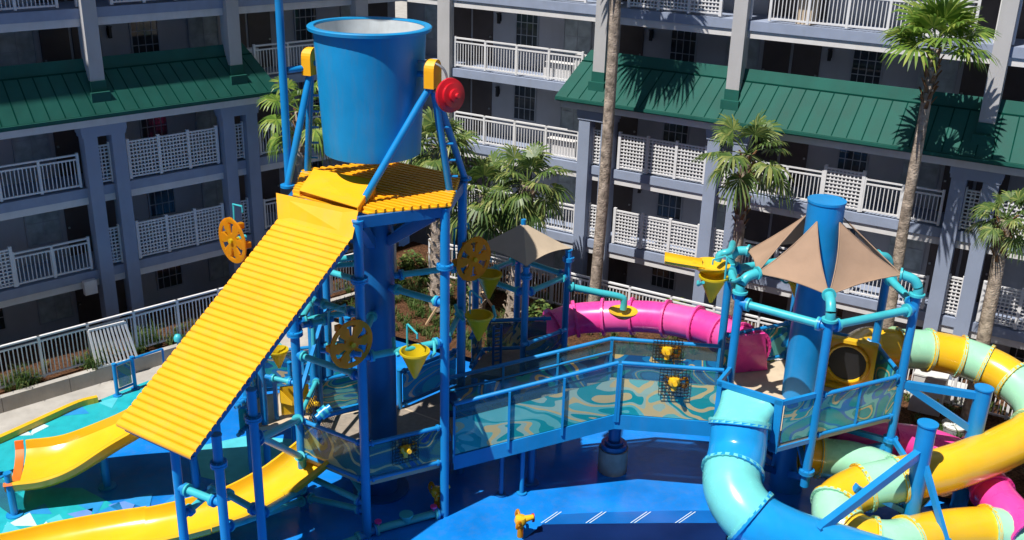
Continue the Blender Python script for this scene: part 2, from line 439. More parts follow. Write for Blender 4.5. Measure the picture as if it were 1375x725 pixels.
def picket_rail(F, t0, t1, o, z, parent, name='railing', h=1.06, step=0.118, post=1.3, bar=0.026, m_=None):
    mb = MB(); n = max(1, round((t1-t0)/post)); L = (t1-t0)/n
    for i in range(n+1):
        t = t0+i*L; fbox(mb, F, t-0.04, t+0.04, o-0.04, o+0.04, z-0.04, z+h+(0.03 if i in (0, n) else 0))
    fbox(mb, F, t0+0.04, t1-0.04, o-0.045, o+0.045, z+h-0.05, z+h)
    fbox(mb, F, t0+0.04, t1-0.04, o-0.03, o+0.03, z+h-0.2, z+h-0.15)
    fbox(mb, F, t0+0.04, t1-0.04, o-0.03, o+0.03, z, z+0.055)
    k = int((t1-t0)/step)
    for i in range(1, k):
        t = t0+(t1-t0)*i/k
        fbox(mb, F, t-bar/2, t+bar/2, o-bar/2, o+bar/2, z+0.03, z+h-0.17)
    return mb.build(name, m_ or M_RAIL, parent)


def lattice_rail(F, t0, t1, o, z, parent, h=1.22, posts=None):
    mb = MB(); n = posts or max(1, round((t1-t0)/1.08)); L = (t1-t0)/n
    for i in range(n+1):
        t = t0+i*L; fbox(mb, F, t-0.05, t+0.05, o-0.05, o+0.05, z-0.05, z+h+0.07)
    for i in range(n):
        a, b = t0+i*L+0.05, t0+(i+1)*L-0.05
        fbox(mb, F, a, b, o-0.035, o+0.035, z+h-0.05, z+h); fbox(mb, F, a, b, o-0.035, o+0.035, z, z+0.05)
        k = max(2, round((b-a)/0.122))
        for j in range(1, k):
            t = a+(b-a)*j/k; fbox(mb, F, t-0.021, t+0.021, o-0.012, o+0.004, z+0.03, z+h-0.03)
        kz = 10
        for j in range(1, kz):
            zz = z+h*j/kz; fbox(mb, F, a, b, o+0.006, o+0.022, zz-0.021, zz+0.021)
    return mb.build('lattice_railing', M_RAIL, parent)


def window(F, t0, t1, z0, z1, o, parent, grid=(4, 3), lit=False):
    mb = MB()
    fw = 0.05
    fbox(mb, F, t0, t1, o, o+0.05, z1-fw, z1); fbox(mb, F, t0, t1, o, o+0.05, z0, z0+fw)
    fbox(mb, F, t0, t0+fw, o, o+0.05, z0+fw, z1-fw); fbox(mb, F, t1-fw, t1, o, o+0.05, z0+fw, z1-fw)
    for i in range(1, grid[0]):
        t = t0+(t1-t0)*i/grid[0]; fbox(mb, F, t-0.012, t+0.012, o+0.022, o+0.034, z0+fw, z1-fw)
    for i in range(1, grid[1]):
        z = z0+(z1-z0)*i/grid[1]; fbox(mb, F, t0+fw, t1-fw, o+0.024, o+0.036, z-0.014, z+0.014)
    win = mb.build('window', M_FRAME, parent)
    p = MB(); fbox(p, F, t0+fw, t1-fw, o+0.004, o+0.018, z0+fw, z1-fw); p.build('pane', M_GLASS, win)
    if lit:
        c = MB(); k = 10
        for i in range(k):
            a = t0+fw+(t1-t0-2*fw)*i/k; b = t0+fw+(t1-t0-2*fw)*(i+1)/k
            c.add([F(a, o+0.0185+0.001*(i % 2), z0+fw), F(b, o+0.0185+0.001*((i+1) % 2), z0+fw), F(b, o+0.0185+0.001*((i+1) % 2), z1-fw), F(a, o+0.0185+0.001*(i % 2), z1-fw)], [(0, 1, 2, 3)])
        c.build('curtain', M_CURT, win)


def lamp(F, t, z, o, parent):
    mb = MB(); fbox(mb, F, t-0.06, t+0.06, o, o+0.04, z-0.12, z+0.12); fbox(mb, F, t-0.045, t+0.045, o+0.04, o+0.16, z-0.2, z+0.15)
    fbox(mb, F, t-0.065, t+0.065, o+0.03, o+0.18, z+0.15, z+0.19)
    mb.build('wall_lamp', M_BLACK, parent)


def wing(F, name, label, t0, t1, pairs, lat_bays, big_bays, tall, seed, roofs, recess=None, wall_pat=0.0, wb=(-1e9, 1e9)):
    root = thing(name, label, 'hotel building', F(3, 0, 0))
    rng = random.Random(seed)
    NL_ = 8
    BO = -1.75
    for k in range(0, NL_):
        z = zk(k)
        mb = MB(); fbox(mb, F, t0, t1, BO-1.0, 0.09, z-0.3, z); 
        mb.build('floor_slab', M_BAND, root)
        if k > 0 and k != 3:
            mb = MB(); fbox(mb, F, t0, t1, BO-0.5, 0.03, z-0.545, z-0.302); mb.build('slab_beam', M_WHITE, root)
    wl = MB()
    fbox(wl, F, t0, t1, -9, BO, -0.3, zk(NL_))
    # room partitions stepping forward on the gallery
    wl.build('gallery_wall', M_WALL, root)
    cp = MB(); fbox(cp, F, t0-0.2, t1+0.2, -9.2, 0.12, zk(NL_)-0.25, zk(NL_)+0.6); cp.build('parapet', M_UCOL, root)
    # doors / windows
    P = 6.25
    i0 = math.floor((t0-wall_pat)/P)
    t = wall_pat+i0*P
    while t < t1:
        for k in range(0, 6):
            z = zk(k)
            def ok(a, b): return a > max(t0, wb[0])+0.1 and b < min(t1, wb[1])-0.1
            if ok(t, t+1):
                mb = MB(); fbox(mb, F, t+0.05, t+0.95, BO, BO+0.04, z, z+2.08); d = mb.build('door', M_DARK, root)
                hb = MB(); fbox(hb, F, t+0.84, t+0.9, BO+0.04, BO+0.09, z+0.98, z+1.04); hb.build('handle', M_STEEL, d)
            if ok(t+5.3, t+6.2):
                mb = MB(); fbox(mb, F, t+5.3, t+6.2, BO, BO+0.04, z, z+2.08); d = mb.build('door', M_DARK, root)
                hb = MB(); fbox(hb, F, t+5.35, t+5.41, BO+0.04, BO+0.09, z+0.98, z+1.04); hb.build('handle', M_STEEL, d)
            if ok(t+1.9, t+2.9): window(F, t+1.95, t+2.95, z+0.75, z+2.15, BO, root, (4, 3), False)
            if ok(t+4.0, t+5.2): window(F, t+4.0, t+5.15, z+0.6, z+2.15, BO, root, (2, 2), True)
            if ok(t+1.2, t+1.4): lamp(F, t+1.25, z+1.75, BO, root)
        t += P
    # columns: pairs below, single above
    for tc in pairs:
        for s in (-0.44, 0.44):
            mb = MB(); fbox(mb, F, tc+s-0.215, tc+s+0.215, -0.14, 0.30, 0.0, 7.34); mb.build('column', M_COLM, root)
        mb = MB(); fbox(mb, F, tc-0.70, tc+0.70, -0.16, 0.33, 7.34, 7.46); fbox(mb, F, tc-0.73, tc+0.73, -0.18, 0.35, 7.46, 7.68); mb.build('column_cap', M_COLM, root)
        mb = MB(); fbox(mb, F, tc-0.22, tc+0.22, -0.2, 0.32, 8.1, zk(NL_)-0.27); mb.build('upper_column', M_UCOL, root)
        fl = MB(); fbox(fl, F, tc-0.24, tc+0.24, -0.2, 0.345, 8.1, 9.08); fbox(fl, F, tc-0.30, tc+0.30, 0.1, 0.46, 8.3, 8.74); fl.build('roof_flashing', M_ROOF, root)
    for tc, o in tall:
        mb = MB(); fbox(mb, F, tc-0.27, tc+0.27, -0.05, o, 0, zk(NL_)-0.27); mb.build('corner_column', M_UCOL, root)
    for k in (1, 2, 4, 5):
        z = zk(k)+0.09
        for a, b in lat_bays: lattice_rail(F, a, b, 0.0, z, root, posts=3)
        for tc in pairs: lattice_rail(F, tc-0.225, tc+0.225, -0.02, z, root, posts=1)
        for a, b in big_bays:
            if k < 4 and not (seed == 2 and k == 2):
                c = (a+b)/2; picket_rail(F, a, c-0.66, 0.0, z, root); lattice_rail(F, c-0.6, c+0.6, 0.0, z, root, posts=1); picket_rail(F, c+0.66, b, 0.0, z, root)
            else: picket_rail(F, a, b, 0.0, z, root)
    if recess:
        a, b = recess
        for k in (0, 1, 2, 3, 4, 5): picket_rail(F, a, b, -0.03, zk(k)+0.09, root)
    # low green roofs
    for (e0, r0, r1, e1) in roofs:
        if not recess or True:
            pw = MB(); fbox(pw, F, r0+0.05, r1-0.05, -0.34, -0.20, zk(3), 9.6); pw.build('roof_parapet', M_WALL, root)
        mb = MB()
        R_, K_, E_ = (-0.14, 9.72), (-0.02, 9.34), (0.60, 8.10)
        hk = 0.25
        rA, rB = r0, r1; kA, kB = r0-(r0-e0)*0.28, r1+(e1-r1)*0.28
        mb.slab([F(rA, R_[0], R_[1]), F(rB, R_[0], R_[1]), F(kB, K_[0], K_[1]), F(kA, K_[0], K_[1])], 0.05)
        mb.slab([F(kA, K_[0]+0.02, K_[1]-0.02), F(kB, K_[0]+0.02, K_[1]-0.02), F(e1, E_[0], E_[1]), F(e0, E_[0], E_[1])], 0.05)
        # hip ends
        mb.slab([F(rA, R_[0], R_[1]), F(kA, K_[0], K_[1]), F(e0, E_[0], E_[1]), F(e0+0.15, -0.15, 8.02)], 0.04)
        mb.slab([F(rB, R_[0], R_[1]), F(kB, K_[0], K_[1]), F(e1, E_[0], E_[1]), F(e1-0.15, -0.15, 8.02)], 0.04)
        fbox(mb, F, e0, e1, 0.52, 0.61, 7.96, 8.11)
        fbox(mb, F, e0+0.02, e1-0.02, 0.61, 0.68, 8.01, 8.10)
        roof = mb.build('low_roof', M_ROOF, root)
        sm = MB()
        n = int((e1-e0)/0.46)
        for i in range(1, n):
            f = i/n; a = F(kA+(kB-kA)*f, K_[0]+0.02, K_[1]+0.01); b = F(e0+(e1-e0)*f, E_[0], E_[1]+0.03)
            sm.beam(a, b, 0.035, 0.04, up=(NR if F is FR else NL))
        a = F(kA, K_[0]+0.03, K_[1]+0.01); b = F(kB, K_[0]+0.03, K_[1]+0.01); sm.beam(a, b, 0.05, 0.04)
        sm.build('roof_seams', M_ROOFD, roof)
        be = MB(); fbox(be, F, e0+0.12, e1-0.12, -0.05, 0.42, 7.70, 7.985); be.build('roof_beam', M_WHITE, root)
        sf = MB(); fbox(sf, F, e0+0.1, e1-0.1, -0.1, 0.52, 7.985, 8.02); sf.build('soffit', M_WHITE, root)
        if F is FR: ec = MB(); fbox(ec, F, e0+0.35, r0+0.25, -0.30, -0.06, 8.1, 9.5); ec.build('roof_end_wall', M_WHITE, root)
        else: ec = MB(); fbox(ec, F, r1-0.25, e1-0.35, -0.30, -0.06, 8.1, 9.5); ec.build('roof_end_wall', M_WHITE, root)
    return root


# corner of the two wings (intersection of the two facade planes)
den = UR.x*UL.y-UR.y*UL.x; dd = PLl-PRr
TRc = (dd.x*UL.y-dd.y*UL.x)/den; TLc = (dd.x*UR.y-dd.y*UR.x)/den
wr = wing(FR, 'hotel_wing', 'sunlit hotel wing with white gallery railings and green low roof on the right', TRc-1.0, 24,
          [-0.82, 3.98, 11.62, 16.42], [(0.02, 3.22), (12.44, 15.64)], [(4.84, 10.80), (17.25, 23.2)], [(-7.3, 0.25)], 1,
          [(-2.3, -1.35, 23.6, 24.4)], recess=(-6.95, -1.62), wall_pat=-7.3)
wlf = wing(FL, 'hotel_wing', 'shaded blue grey hotel wing with green low roof on the left', -22, TLc+1.0,
           [0.78, 5.52, -6.9, -11.7], [(1.6, 4.72), (-10.9, -7.75)], [(-6.05, -0.05), (-20, -12.6)], [(TLc-2.0, 0.3)], 2,
           [(-24, -22, 6.0, 6.95)], recess=(6.4, TLc-2.35), wall_pat=-5.4)

# unseen rest of the hotel round the courtyard, added to cut sky fill
mb = MB(); fbox(mb, FL, -62, -22.05, -9, 0.1, -0.3, 23); mb.build('unseen_far_block', M_WALL, wlf)
mb = MB(); fbox(mb, FR, 24.05, 50, -9, 0.1, -0.3, 23); mb.build('unseen_far_block', M_WALL, wr)
mb = MB(); mb.box((-48, -14, -0.5), (46, -3.2, 25))
mb.build('unseen_courtyard_block', M_WALL, wlf)
for k in range(8):
    mb = MB(); mb.box((-48, -3.2, 2.8*k-0.2), (46, -1.6, 2.8*k+0.06)); mb.build('unseen_courtyard_gallery', M_BAND, wlf)

# electrical box on the left wing
mb = MB(); fbox(mb, FL, -0.45, -0.05, 0.1, 0.3, 2.15, 2.62); mb.build('junction_box', M_WHITE, wlf)


def low_box(F, t0, t1, o0, o1, k, h, m_, label):
    r_ = thing('gallery_box', label, 'storage box', F((t0+t1)/2, o0, zk(k)), 'boxes on the hotel galleries')
    mb = MB(); fbox(mb, F, t0, t1, o0, o1, zk(k), zk(k)+h); mb.build('box_body', m_, r_)
    mb = MB(); fbox(mb, F, t0-0.03, t1+0.03, o0-0.03, o1+0.03, zk(k)+h, zk(k)+h+0.05); mb.build('box_lid', m_, r_)


low_box(FR, -3.3, -2.2, -0.75, -0.3, 3, 0.55, M_WHITE, 'white low box behind the third floor railing left of the right green roof')
low_box(FR, -3.1, -1.9, -0.75, -0.3, 2, 0.55, M_WHITE, 'white low box behind the railing one floor below the right green roof end')
low_box(FR, 5.6, 6.15, -0.7, -0.25, 4, 0.85, M_SAND, 'beige upright box behind the top railing on the right')
low_box(FR, 9.1, 10.1, -0.7, -0.25, 4, 0.5, M_WHITE, 'white low box behind the top railing near the tall green palm')

# ------------------------------------------------------------------ fences
def fence(F, t0, t1, o, z, label, h=1.36):
    n = round((t1-t0)/1.55)
    root = thing('picket_fence', label, 'fence', F((t0+t1)/2, o, z))
    picket_rail(F, t0, t1, o, z, root, 'fence_panel', h=h, step=0.125, post=1.5, bar=0.03)
    return root


fence(FL, -13, TLc-1.9, 1.95, 0.58, 'white picket fence on the left in front of the shaded hotel wing')
fence(FR, -6.9, -4.95, 1.75, 0.76, 'short white picket fence length at the inner corner behind the yellow tower')
fence(FR, -4.6, 20, 1.75, 0.76, 'long white picket fence in front of the sunlit hotel wing')

# loose fence panel leaning on the kerb
lp = thing('loose_fence_panel', 'loose white slatted panel leaning on the planter wall by the left fence', 'fence panel', px(165, 470, 0.6))
mb = MB()
TL_, TR_, BL_, BR_ = px(119, 444, 1.75), px(167, 432, 1.78), px(131, 494, 0.55), px(184, 480, 0.55)
mb.beam(TL_, TR_, 0.06, 0.06); mb.beam(BL_, BR_, 0.06, 0.06)
for i in range(11):
    f = i/10; mb.beam(TL_.lerp(TR_, f), BL_.lerp(BR_, f), 0.075 if i in (0, 10) else 0.055, 0.03, up=NL)
mb.build('slats', M_RAIL, lp)


# ================================================================== PALMS, PLANTS
def fan_leaf(mb, base, dirv, plen, rad, rng, mi=0, nseg=22, droop=0.45):
    d = V(dirv).normalized(); side = d.cross(V((0, 0, 1)))
    if side.length < 0.05: side = V((1, 0, 0))
    side.normalize(); upv = side.cross(d).normalized()
    # petiole arcs
    c = base+d*plen*0.55+V((0, 0, 0.02)); hub = base+d*plen+V((0, 0, -0.10*plen*plen))
    mb.tube([base, c, hub], [0.022, 0.018, 0.014], 4, False, mi)
    d2 = (hub-c).normalized(); 
    tilt = rng.uniform(-0.3, 0.3); side = (side*math.cos(tilt)+upv*math.sin(tilt)).normalized(); upv = side.cross(d2).normalized()
    for i in range(nseg):
        a = R(-125+250*i/(nseg-1)+rng.uniform(-3, 3))
        L = rad*(0.72+0.28*math.cos(a*0.75))*rng.uniform(0.85, 1.08)
        ld = d2*math.cos(a)+side*math.sin(a)
        lat_ = (upv.cross(ld)).normalized()
        wv = 0.034*rad/0.7
        p0 = hub; p1 = hub+ld*L*0.5+upv*0.05*L; p2 = hub+ld*L*0.8+V((0, 0, -droop*0.25*L)); p3 = hub+ld*L*0.98+V((0, 0, -droop*L*rng.uniform(0.45, 0.9)))
        mb.add([p0, p1+lat_*wv, p1-lat_*wv, p2+lat_*wv*0.75, p2-lat_*wv*0.75, p3], [(0, 1, 2), (1, 3, 4, 2), (3, 5, 4)], mi)


def palm(label, foot, top, r0, r1, nf, rad, plen, seed, boots=0.0, bm_=None, frond=M_FROND, skirt=0, group='palms in front of the hotel', el=(-35, 80), curve=0.0, drp=0.35):
    rng = random.Random(seed); foot = V(foot); top = V(top)
    root = thing('palm_tree', label, 'palm tree', foot, group)
    mb = MB(); pts = []; rs = []
    n = 26
    for i in range(n+1):
        f = i/n; p = foot.lerp(top, f); p.x += curve*math.sin(f*PI)*0.5+0.02*noise.noise(V((f*5, seed, 0)))
        pts.append(p); rs.append((r0+(r1-r0)*f)*(1+0.06*noise.noise(V((f*30, seed, 3)))+(0.35*(1-f*8) if f < 0.12 else 0)*0.5))
    mb.tube(pts, rs, 12)
    tr = mb.build('trunk', M_TRUNK, root, smooth=60)
    if boots > 0:
        bb = MB(); H = (top-foot).length
        nb = int(boots/0.055)
        for i in range(nb):
            f = 1-boots/H*(i/nb); p = foot.lerp(top, f); p.x += curve*math.sin(f*PI)*0.5
            a = i*2.4; d = V((math.cos(a), math.sin(a), 0)); rr = r0+(r1-r0)*f
            s_ = V((-d.y, d.x, 0))*0.06
            b0 = p+d*(rr*0.8)+V((0, 0, -0.12)); t0 = p+d*(rr+0.13)+V((0, 0, 0.16))+s_*rng.uniform(-0.8, 0.8)
            bb.hexa([b0-s_, b0+s_, b0+s_-d*0.05, b0-s_-d*0.05, t0-s_*0.55, t0+s_*0.55, t0+s_*0.55-d*0.035, t0-s_*0.55-d*0.035])
        bb.build('leaf_bases', bm_ or M_BOOT, tr)
    cr = MB()
    for i in range(nf):
        a = i*2.399963+rng.uniform(-0.3, 0.3); f = (i+0.5)/nf
        e = R(el[1]+(el[0]-el[1])*f**0.85+rng.uniform(-8, 8))
        d = V((math.cos(a)*math.cos(e), math.sin(a)*math.cos(e), math.sin(e)))
        fan_leaf(cr, top+V((0, 0, 0.05)), d, plen*rng.uniform(0.8, 1.15), rad*rng.uniform(0.85, 1.1), rng, 0, droop=drp+0.45*f)
    cr.build('crown', frond, root)
    if skirt:
        sk = MB()
        for i in range(skirt):
            a = i*2.4; e = R(rng.uniform(-80, -60)); d = V((math.cos(a)*math.cos(e), math.sin(a)*math.cos(e), math.sin(e)))
            fan_leaf(sk, top+V((0, 0, -0.1)), d, plen*0.6, rad*0.8, rng, 0, nseg=10, droop=0.5)
        sk.build('dead_leaves', M_DEADF, root)
    return root


def vert_at(F, n, o, x, y):
    'foot position on the line parallel to a facade, o metres in front, seen at x,y'
    P = F(0, o, 0); Q = pplane(x, y, P, n); return Q


# tall washingtonia left of centre of the right wing
p = vert_at(FR, NR, 2.15, 803, 300)
palm('tall thin palm trunk rising past the left end of the green roof', (p.x, p.y, 0.6), (p.x+0.05, p.y, 15.2), 0.20, 0.17, 30, 0.95, 1.0, 11, el=(-40, 85), curve=0.25)
p = vert_at(FR, NR, 2.2, 1236, 200); q = vert_at(FR, NR, 2.2, 1257, 66)
palm('tall green fan palm in front of the right green roof', (p.x, p.y, 0.6), (q.x, q.y, q.z), 0.19, 0.13, 22, 0.95, 0.9, 12, boots=1.6, el=(-2, 88), curve=-0.12, drp=0.1)
p = vert_at(FR, NR, 2.3, 996, 290); q = vert_at(FR, NR, 2.3, 1003, 208)
palm('bushy palm with shaggy trunk beside the tan sails', (p.x, p.y, 0.6), q, 0.2, 0.16, 17, 0.8, 1.0, 13, boots=2.2, frond=M_FRONDS, el=(-50, 80), drp=0.3)
p = vert_at(FR, NR, 2.3, 1336, 400); q = vert_at(FR, NR, 2.3, 1351, 295)
palm('palm at the right edge with a frayed collar below its crown', (p.x, p.y, 0.6), q, 0.21, 0.17, 20, 0.55, 0.6, 14, boots=1.2, frond=M_FRONDS, el=(-65, 80), skirt=5)
# cluster behind the umbrella
p = vert_at(FR, NR, 3.4, 690, 400); q = vert_at(FR, NR, 3.4, 708, 248)
palm('sabal palm directly behind the beige umbrella', (p.x, p.y, 0.5), q, 0.30, 0.26, 28, 0.78, 0.95, 15, boots=5.2, bm_=M_BOOTP, frond=M_FRONDS, el=(-65, 80))
p = vert_at(FR, NR, 3.6, 640, 400); q = vert_at(FR, NR, 3.6, 650, 262)
palm('sabal palm left of the beige umbrella with long drooping leaves', (p.x, p.y, 0.5), q, 0.28, 0.24, 28, 0.82, 1.05, 16, boots=4.4, bm_=M_BOOTP, frond=M_FRONDS, el=(-65, 80), skirt=6)
p = vert_at(FR, NR, 4.0, 588, 350); q = vert_at(FR, NR, 4.0, 590, 200)
palm('sabal palm half hidden behind the right legs of the bucket', (p.x, p.y, 0.5), q, 0.28, 0.24, 30, 0.8, 0.95, 17, boots=6, bm_=M_BOOTP, frond=M_FRONDS, el=(-60, 80))
p = vert_at(FL, NL, 2.6, 404, 250); q = vert_at(FL, NL, 2.6, 402, 150)
palm('bright fan palm partly hidden behind the left side of the bucket', (p.x, p.y, 0.5), q, 0.2, 0.16, 15, 0.75, 1.0, 18, boots=1.5, frond=M_FROND, el=(-55, 70))


M_WOOD = mat('pine_prop', (0.45, 0.30, 0.17), 0.8, var=0.2, scale=6)
for (a, b, lb) in ((px(572, 436, 0.45), px(606, 382, 1.9), 'long wooden prop leaning right towards a palm just behind the tower'), (px(625, 432, 0.5), px(640, 402, 1.6), 'short wooden prop beside the leaning palm below the amber wheel'), (px(672, 428, 0.5), px(648, 392, 1.8), 'wooden prop leaning left under the cone buckets')):
    mb = MB(); mb.beam(a, b, 0.09, 0.06); o_ = mb.build('tree_prop', M_WOOD, loc=a); tag(o_, lb, 'tree prop')


def tuft(mb, c, n, h, spread, rng):
    for i in range(n):
        a = rng.uniform(0, 2*PI); b = c+V((rng.uniform(-1, 1), rng.uniform(-1, 1), 0))*spread*0.4
        d = V((math.cos(a), math.sin(a), 0)); s_ = V((-d.y, d.x, 0))*0.014; hh = h*rng.uniform(0.6, 1.1)
        m1 = b+d*spread*0.35+V((0, 0, hh*0.7)); tp = b+d*spread*rng.uniform(0.6, 1.1)+V((0, 0, hh*rng.uniform(0.55, 1)))
        mb.add([b-s_, b+s_, m1+s_*0.9, m1-s_*0.9, tp], [(0, 1, 2, 3), (3, 2, 4)])


rng = random.Random(5)
gc = MB()
for i in range(170):
    t = rng.uniform(-12, 11); tuft(gc, FL(t, rng.uniform(1.2, 2.15), 0.45), 16, 0.35, 0.22, rng)
for i in range(620):
    t = rng.uniform(-8.8, 20) if i < 420 else rng.uniform(-8.8, -2); o = rng.uniform(0.9, 6.0); tuft(gc, FR(t, o, 0.8-0.55*(o+0.6)/6.9 if o > 1.5 else 0.72), 16, 0.34, 0.25, rng)
o = gc.build('ground_cover', M_GRASS, tidy=False); tag(o, 'low green grass clumps growing in the brown mulch', 'ground cover', kind='stuff')

clumps = [(FL, -3.4, 1.9, 0.75, 'spiky green grass clump at the far left by the fence'), (FL, -0.9, 2.1, 0.8, 'tall grass clump spilling over the planter wall left of the loose panel'),
          (FL, 0.9, 1.6, 0.75, 'green shrub clump behind the loose slatted panel'), (FL, 3.5, 1.7, 0.7, 'grass clump under the fence near the splash roof edge')]
for i, (F, t, o_, h, lb) in enumerate(clumps):
    mb = MB(); rg = random.Random(40+i)
    for k in range(6): tuft(mb, F(t+rg.uniform(-0.35, 0.35), o_+rg.uniform(-0.2, 0.2), 0.42), 26, h*rg.uniform(0.7, 1.1), 0.4, rg)
    ob = mb.build('grass_clump', M_GRASS, loc=F(t, o_, 0.42), tidy=False); tag(ob, lb, 'grass', 'ornamental grass clumps along the left fence')

# shrubs in the mulch behind the tower
for i, (x, y, lb) in enumerate([(552, 352, 'dark leafy shrub in front of the fence just right of the thick blue column'), (640, 395, 'leafy shrub below the amber wheel near the palm trunks'), (905, 415, 'broad dark green leafy plant above the pink slide'), (726, 420, 'low dark shrub between the umbrella and the pink slide')]):
    mb = MB(); rg = random.Random(70+i); c = px(x, y, 0.9)
    for k in range(240):
        d = V((rg.gauss(0, 1), rg.gauss(0, 1), rg.gauss(0, 0.8))).normalized()*rg.uniform(0.3, 1)**0.5; p = c+V((d.x*0.5, d.y*0.5, d.z*0.5))
        a = rg.uniform(0, 2*PI); s_ = V((math.cos(a), math.sin(a), rg.uniform(-0.4, 0.4)))*0.11; u_ = V((-math.sin(a), math.cos(a), rg.uniform(-0.6, 0.6)))*0.05
        mb.add([p-s_, p+u_, p+s_, p-u_], [(0, 1, 2, 3)])
    rt = thing('shrub', lb, 'shrub', (c.x, c.y, 0.5)); mb.build('leaves', M_FRONDS, rt, tidy=False)
    st = MB()
    for k in range(5): st.cyl((c.x, c.y, 0.4), (c.x+rg.uniform(-0.3, 0.3), c.y+rg.uniform(-0.3, 0.3), 1.1), 0.018, 5)
    st.build('stems', M_BOOT, rt)


# ================================================================== PLAY STRUCTURE
def flange(mb, p, d, r, th=0.05, n=14, mi=0):
    d = V(d).normalized(); mb.cyl(V(p)-d*th/2, V(p)+d*th/2, r, n, mi=mi)


def crossbar(p, q, parent, r=0.085, m_=None, name='crossbar', fl=True):
    p = V(p); q = V(q); d = (q-p).normalized(); mb = MB(); mb.cyl(p+d*0.12, q-d*0.12, r, 12)
    if fl:
        flange(mb, p+d*0.26, d, r*1.7); flange(mb, q-d*0.26, d, r*1.7)
    o = mb.build(name, m_ or M_TEAL, parent, smooth=40)
    if fl:
        for e, s in ((p, 1), (q, -1)):
            f = MB(); f.cyl(e+d*s*0.02, e+d*s*0.235, r*1.05, 12); flange(f, e+d*s*0.205, d, r*1.7)
            f.build('flange', M_BLUE, o, smooth=40)
    return o


def post(p, z0, z1, parent, r=0.105, collars=(), m_=None, foot=False, name='post'):
    x, y = p[0], p[1]; mb = MB(); mb.cyl((x, y, z0), (x, y, z1), r, 14)
    if foot: mb.cyl((x, y, z0), (x, y, z0+0.05), r*2.3, 16)
    mb.cyl((x, y, z1), (x, y, z1+0.03), r*1.15, 14)
    o = mb.build(name, m_ or M_BLUE, parent, smooth=40)
    if collars:
        c = MB()
        for z in collars:
            c.cyl((x, y, z-0.055), (x, y, z-0.005), r*1.75, 14); c.cyl((x, y, z+0.005), (x, y, z+0.055), r*1.75, 14)
            for j in range(8):
                a = j*PI/4; c.cyl((x+r*1.45*math.cos(a), y+r*1.45*math.sin(a), z-0.08), (x+r*1.45*math.cos(a), y+r*1.45*math.sin(a), z+0.08), 0.016, 6)
        c.build('collar', m_ or M_BLUE, o, smooth=40)
    return o


def rail(p, q, z0p, z0q, parent, h0=0.12, h1=1.12, art=None, ends=True, inset=0.12, clear=0.0, mid=False):
    'guard rail between two plan points: tubes plus a printed panel'
    a = V((p[0], p[1], z0p)); b = V((q[0], q[1], z0q)); d = (b-a).normalized()
    mb = MB(); U = V((0, 0, 1))
    mb.cyl(a+U*h1, b+U*h1, 0.055, 10); m2_ = MB(); m2_.cyl(a+U*h0, b+U*h0, 0.055, 10)
    if ends:
        for e, s in ((a, 1), (b, -1)):
            flange(m2_, e+d*s*0.19+U*h0, d, 0.085); flange(mb, e+d*s*0.19+U*h1, d, 0.085)
    o = mb.build('guard_rail', M_BLUE, parent, smooth=40); m2_.build('toe_rail', M_BLUE, parent, smooth=40)
    if art:
        pn = MB(); dh = V((d.x, d.y, 0)).normalized(); s0, s1 = a+d*inset, b-d*inset
        n = dh.cross(U)*0.008
        def qd(lo, hi, mi):
            pn.hexa([s0+U*lo-n, s1+U*lo-n, s1+U*lo+n, s0+U*lo+n, s0+U*hi-n, s1+U*hi-n, s1+U*hi+n, s0+U*hi+n], mi)
        top = h1-0.075; qd(h0+0.07, top-clear, 0)
        if clear: qd(top-clear, top, 1)
        pn.build('panel', [art, M_CLEAR], o)
        if mid or (b-a).length > 2.6:
            k = MB(); n_ = max(1, int((b-a).length/1.25))
            for i in range(1, n_):
                e = a.lerp(b, i/n_); k.beam(e+U*h0, e+U*h1, 0.06, 0.06)
            if n_ > 1: k.build('baluster', M_BLUE, o)
    return o


ZL, ZR = 1.5, 2.8
cA = V((-3.35, 23.5, 0)); RA = 2.1
def hexpt(c, k, Rr): t = R(-92+60*k); return V((c.x+Rr*math.cos(t), c.y+Rr*math.sin(t), 0))
HA = [hexpt(cA, k, RA) for k in range(6)]
HA[2] = V((-1.28, 24.4, 0))
ZT = 8.42   # yellow platform

# ---------------- left tower
TA = thing('bucket_tower', 'blue post tower with thick central column and yellow top deck under the tipping bucket', 'play tower', (cA.x, cA.y, 0))
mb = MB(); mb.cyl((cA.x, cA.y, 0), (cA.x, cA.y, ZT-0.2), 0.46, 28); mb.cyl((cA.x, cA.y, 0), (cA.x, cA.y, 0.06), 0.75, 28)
mb.build('central_column', M_SHADEBLUE, TA, smooth=30)
for k, p in enumerate(HA):
    z0 = 0
    post(p, z0, ZT-(0.42 if k == 5 else 0.14 if k == 0 else 0.1), TA, 0.115, collars=[(6.9 if k in (0, 1) else 5.0)] if k in (0, 1, 5) else ())
mb = MB(); mb.prism([hexpt(cA, k, RA-0.12) for k in range(6)], ZL-0.12, ZL)
mb.build('deck', M_TAND, TA)
mb = MB(); mb.prism([hexpt(cA, k, RA-0.2) for k in range(6)], ZL, ZL+0.012); mb.build('deck_surface', M_DECK, TA)
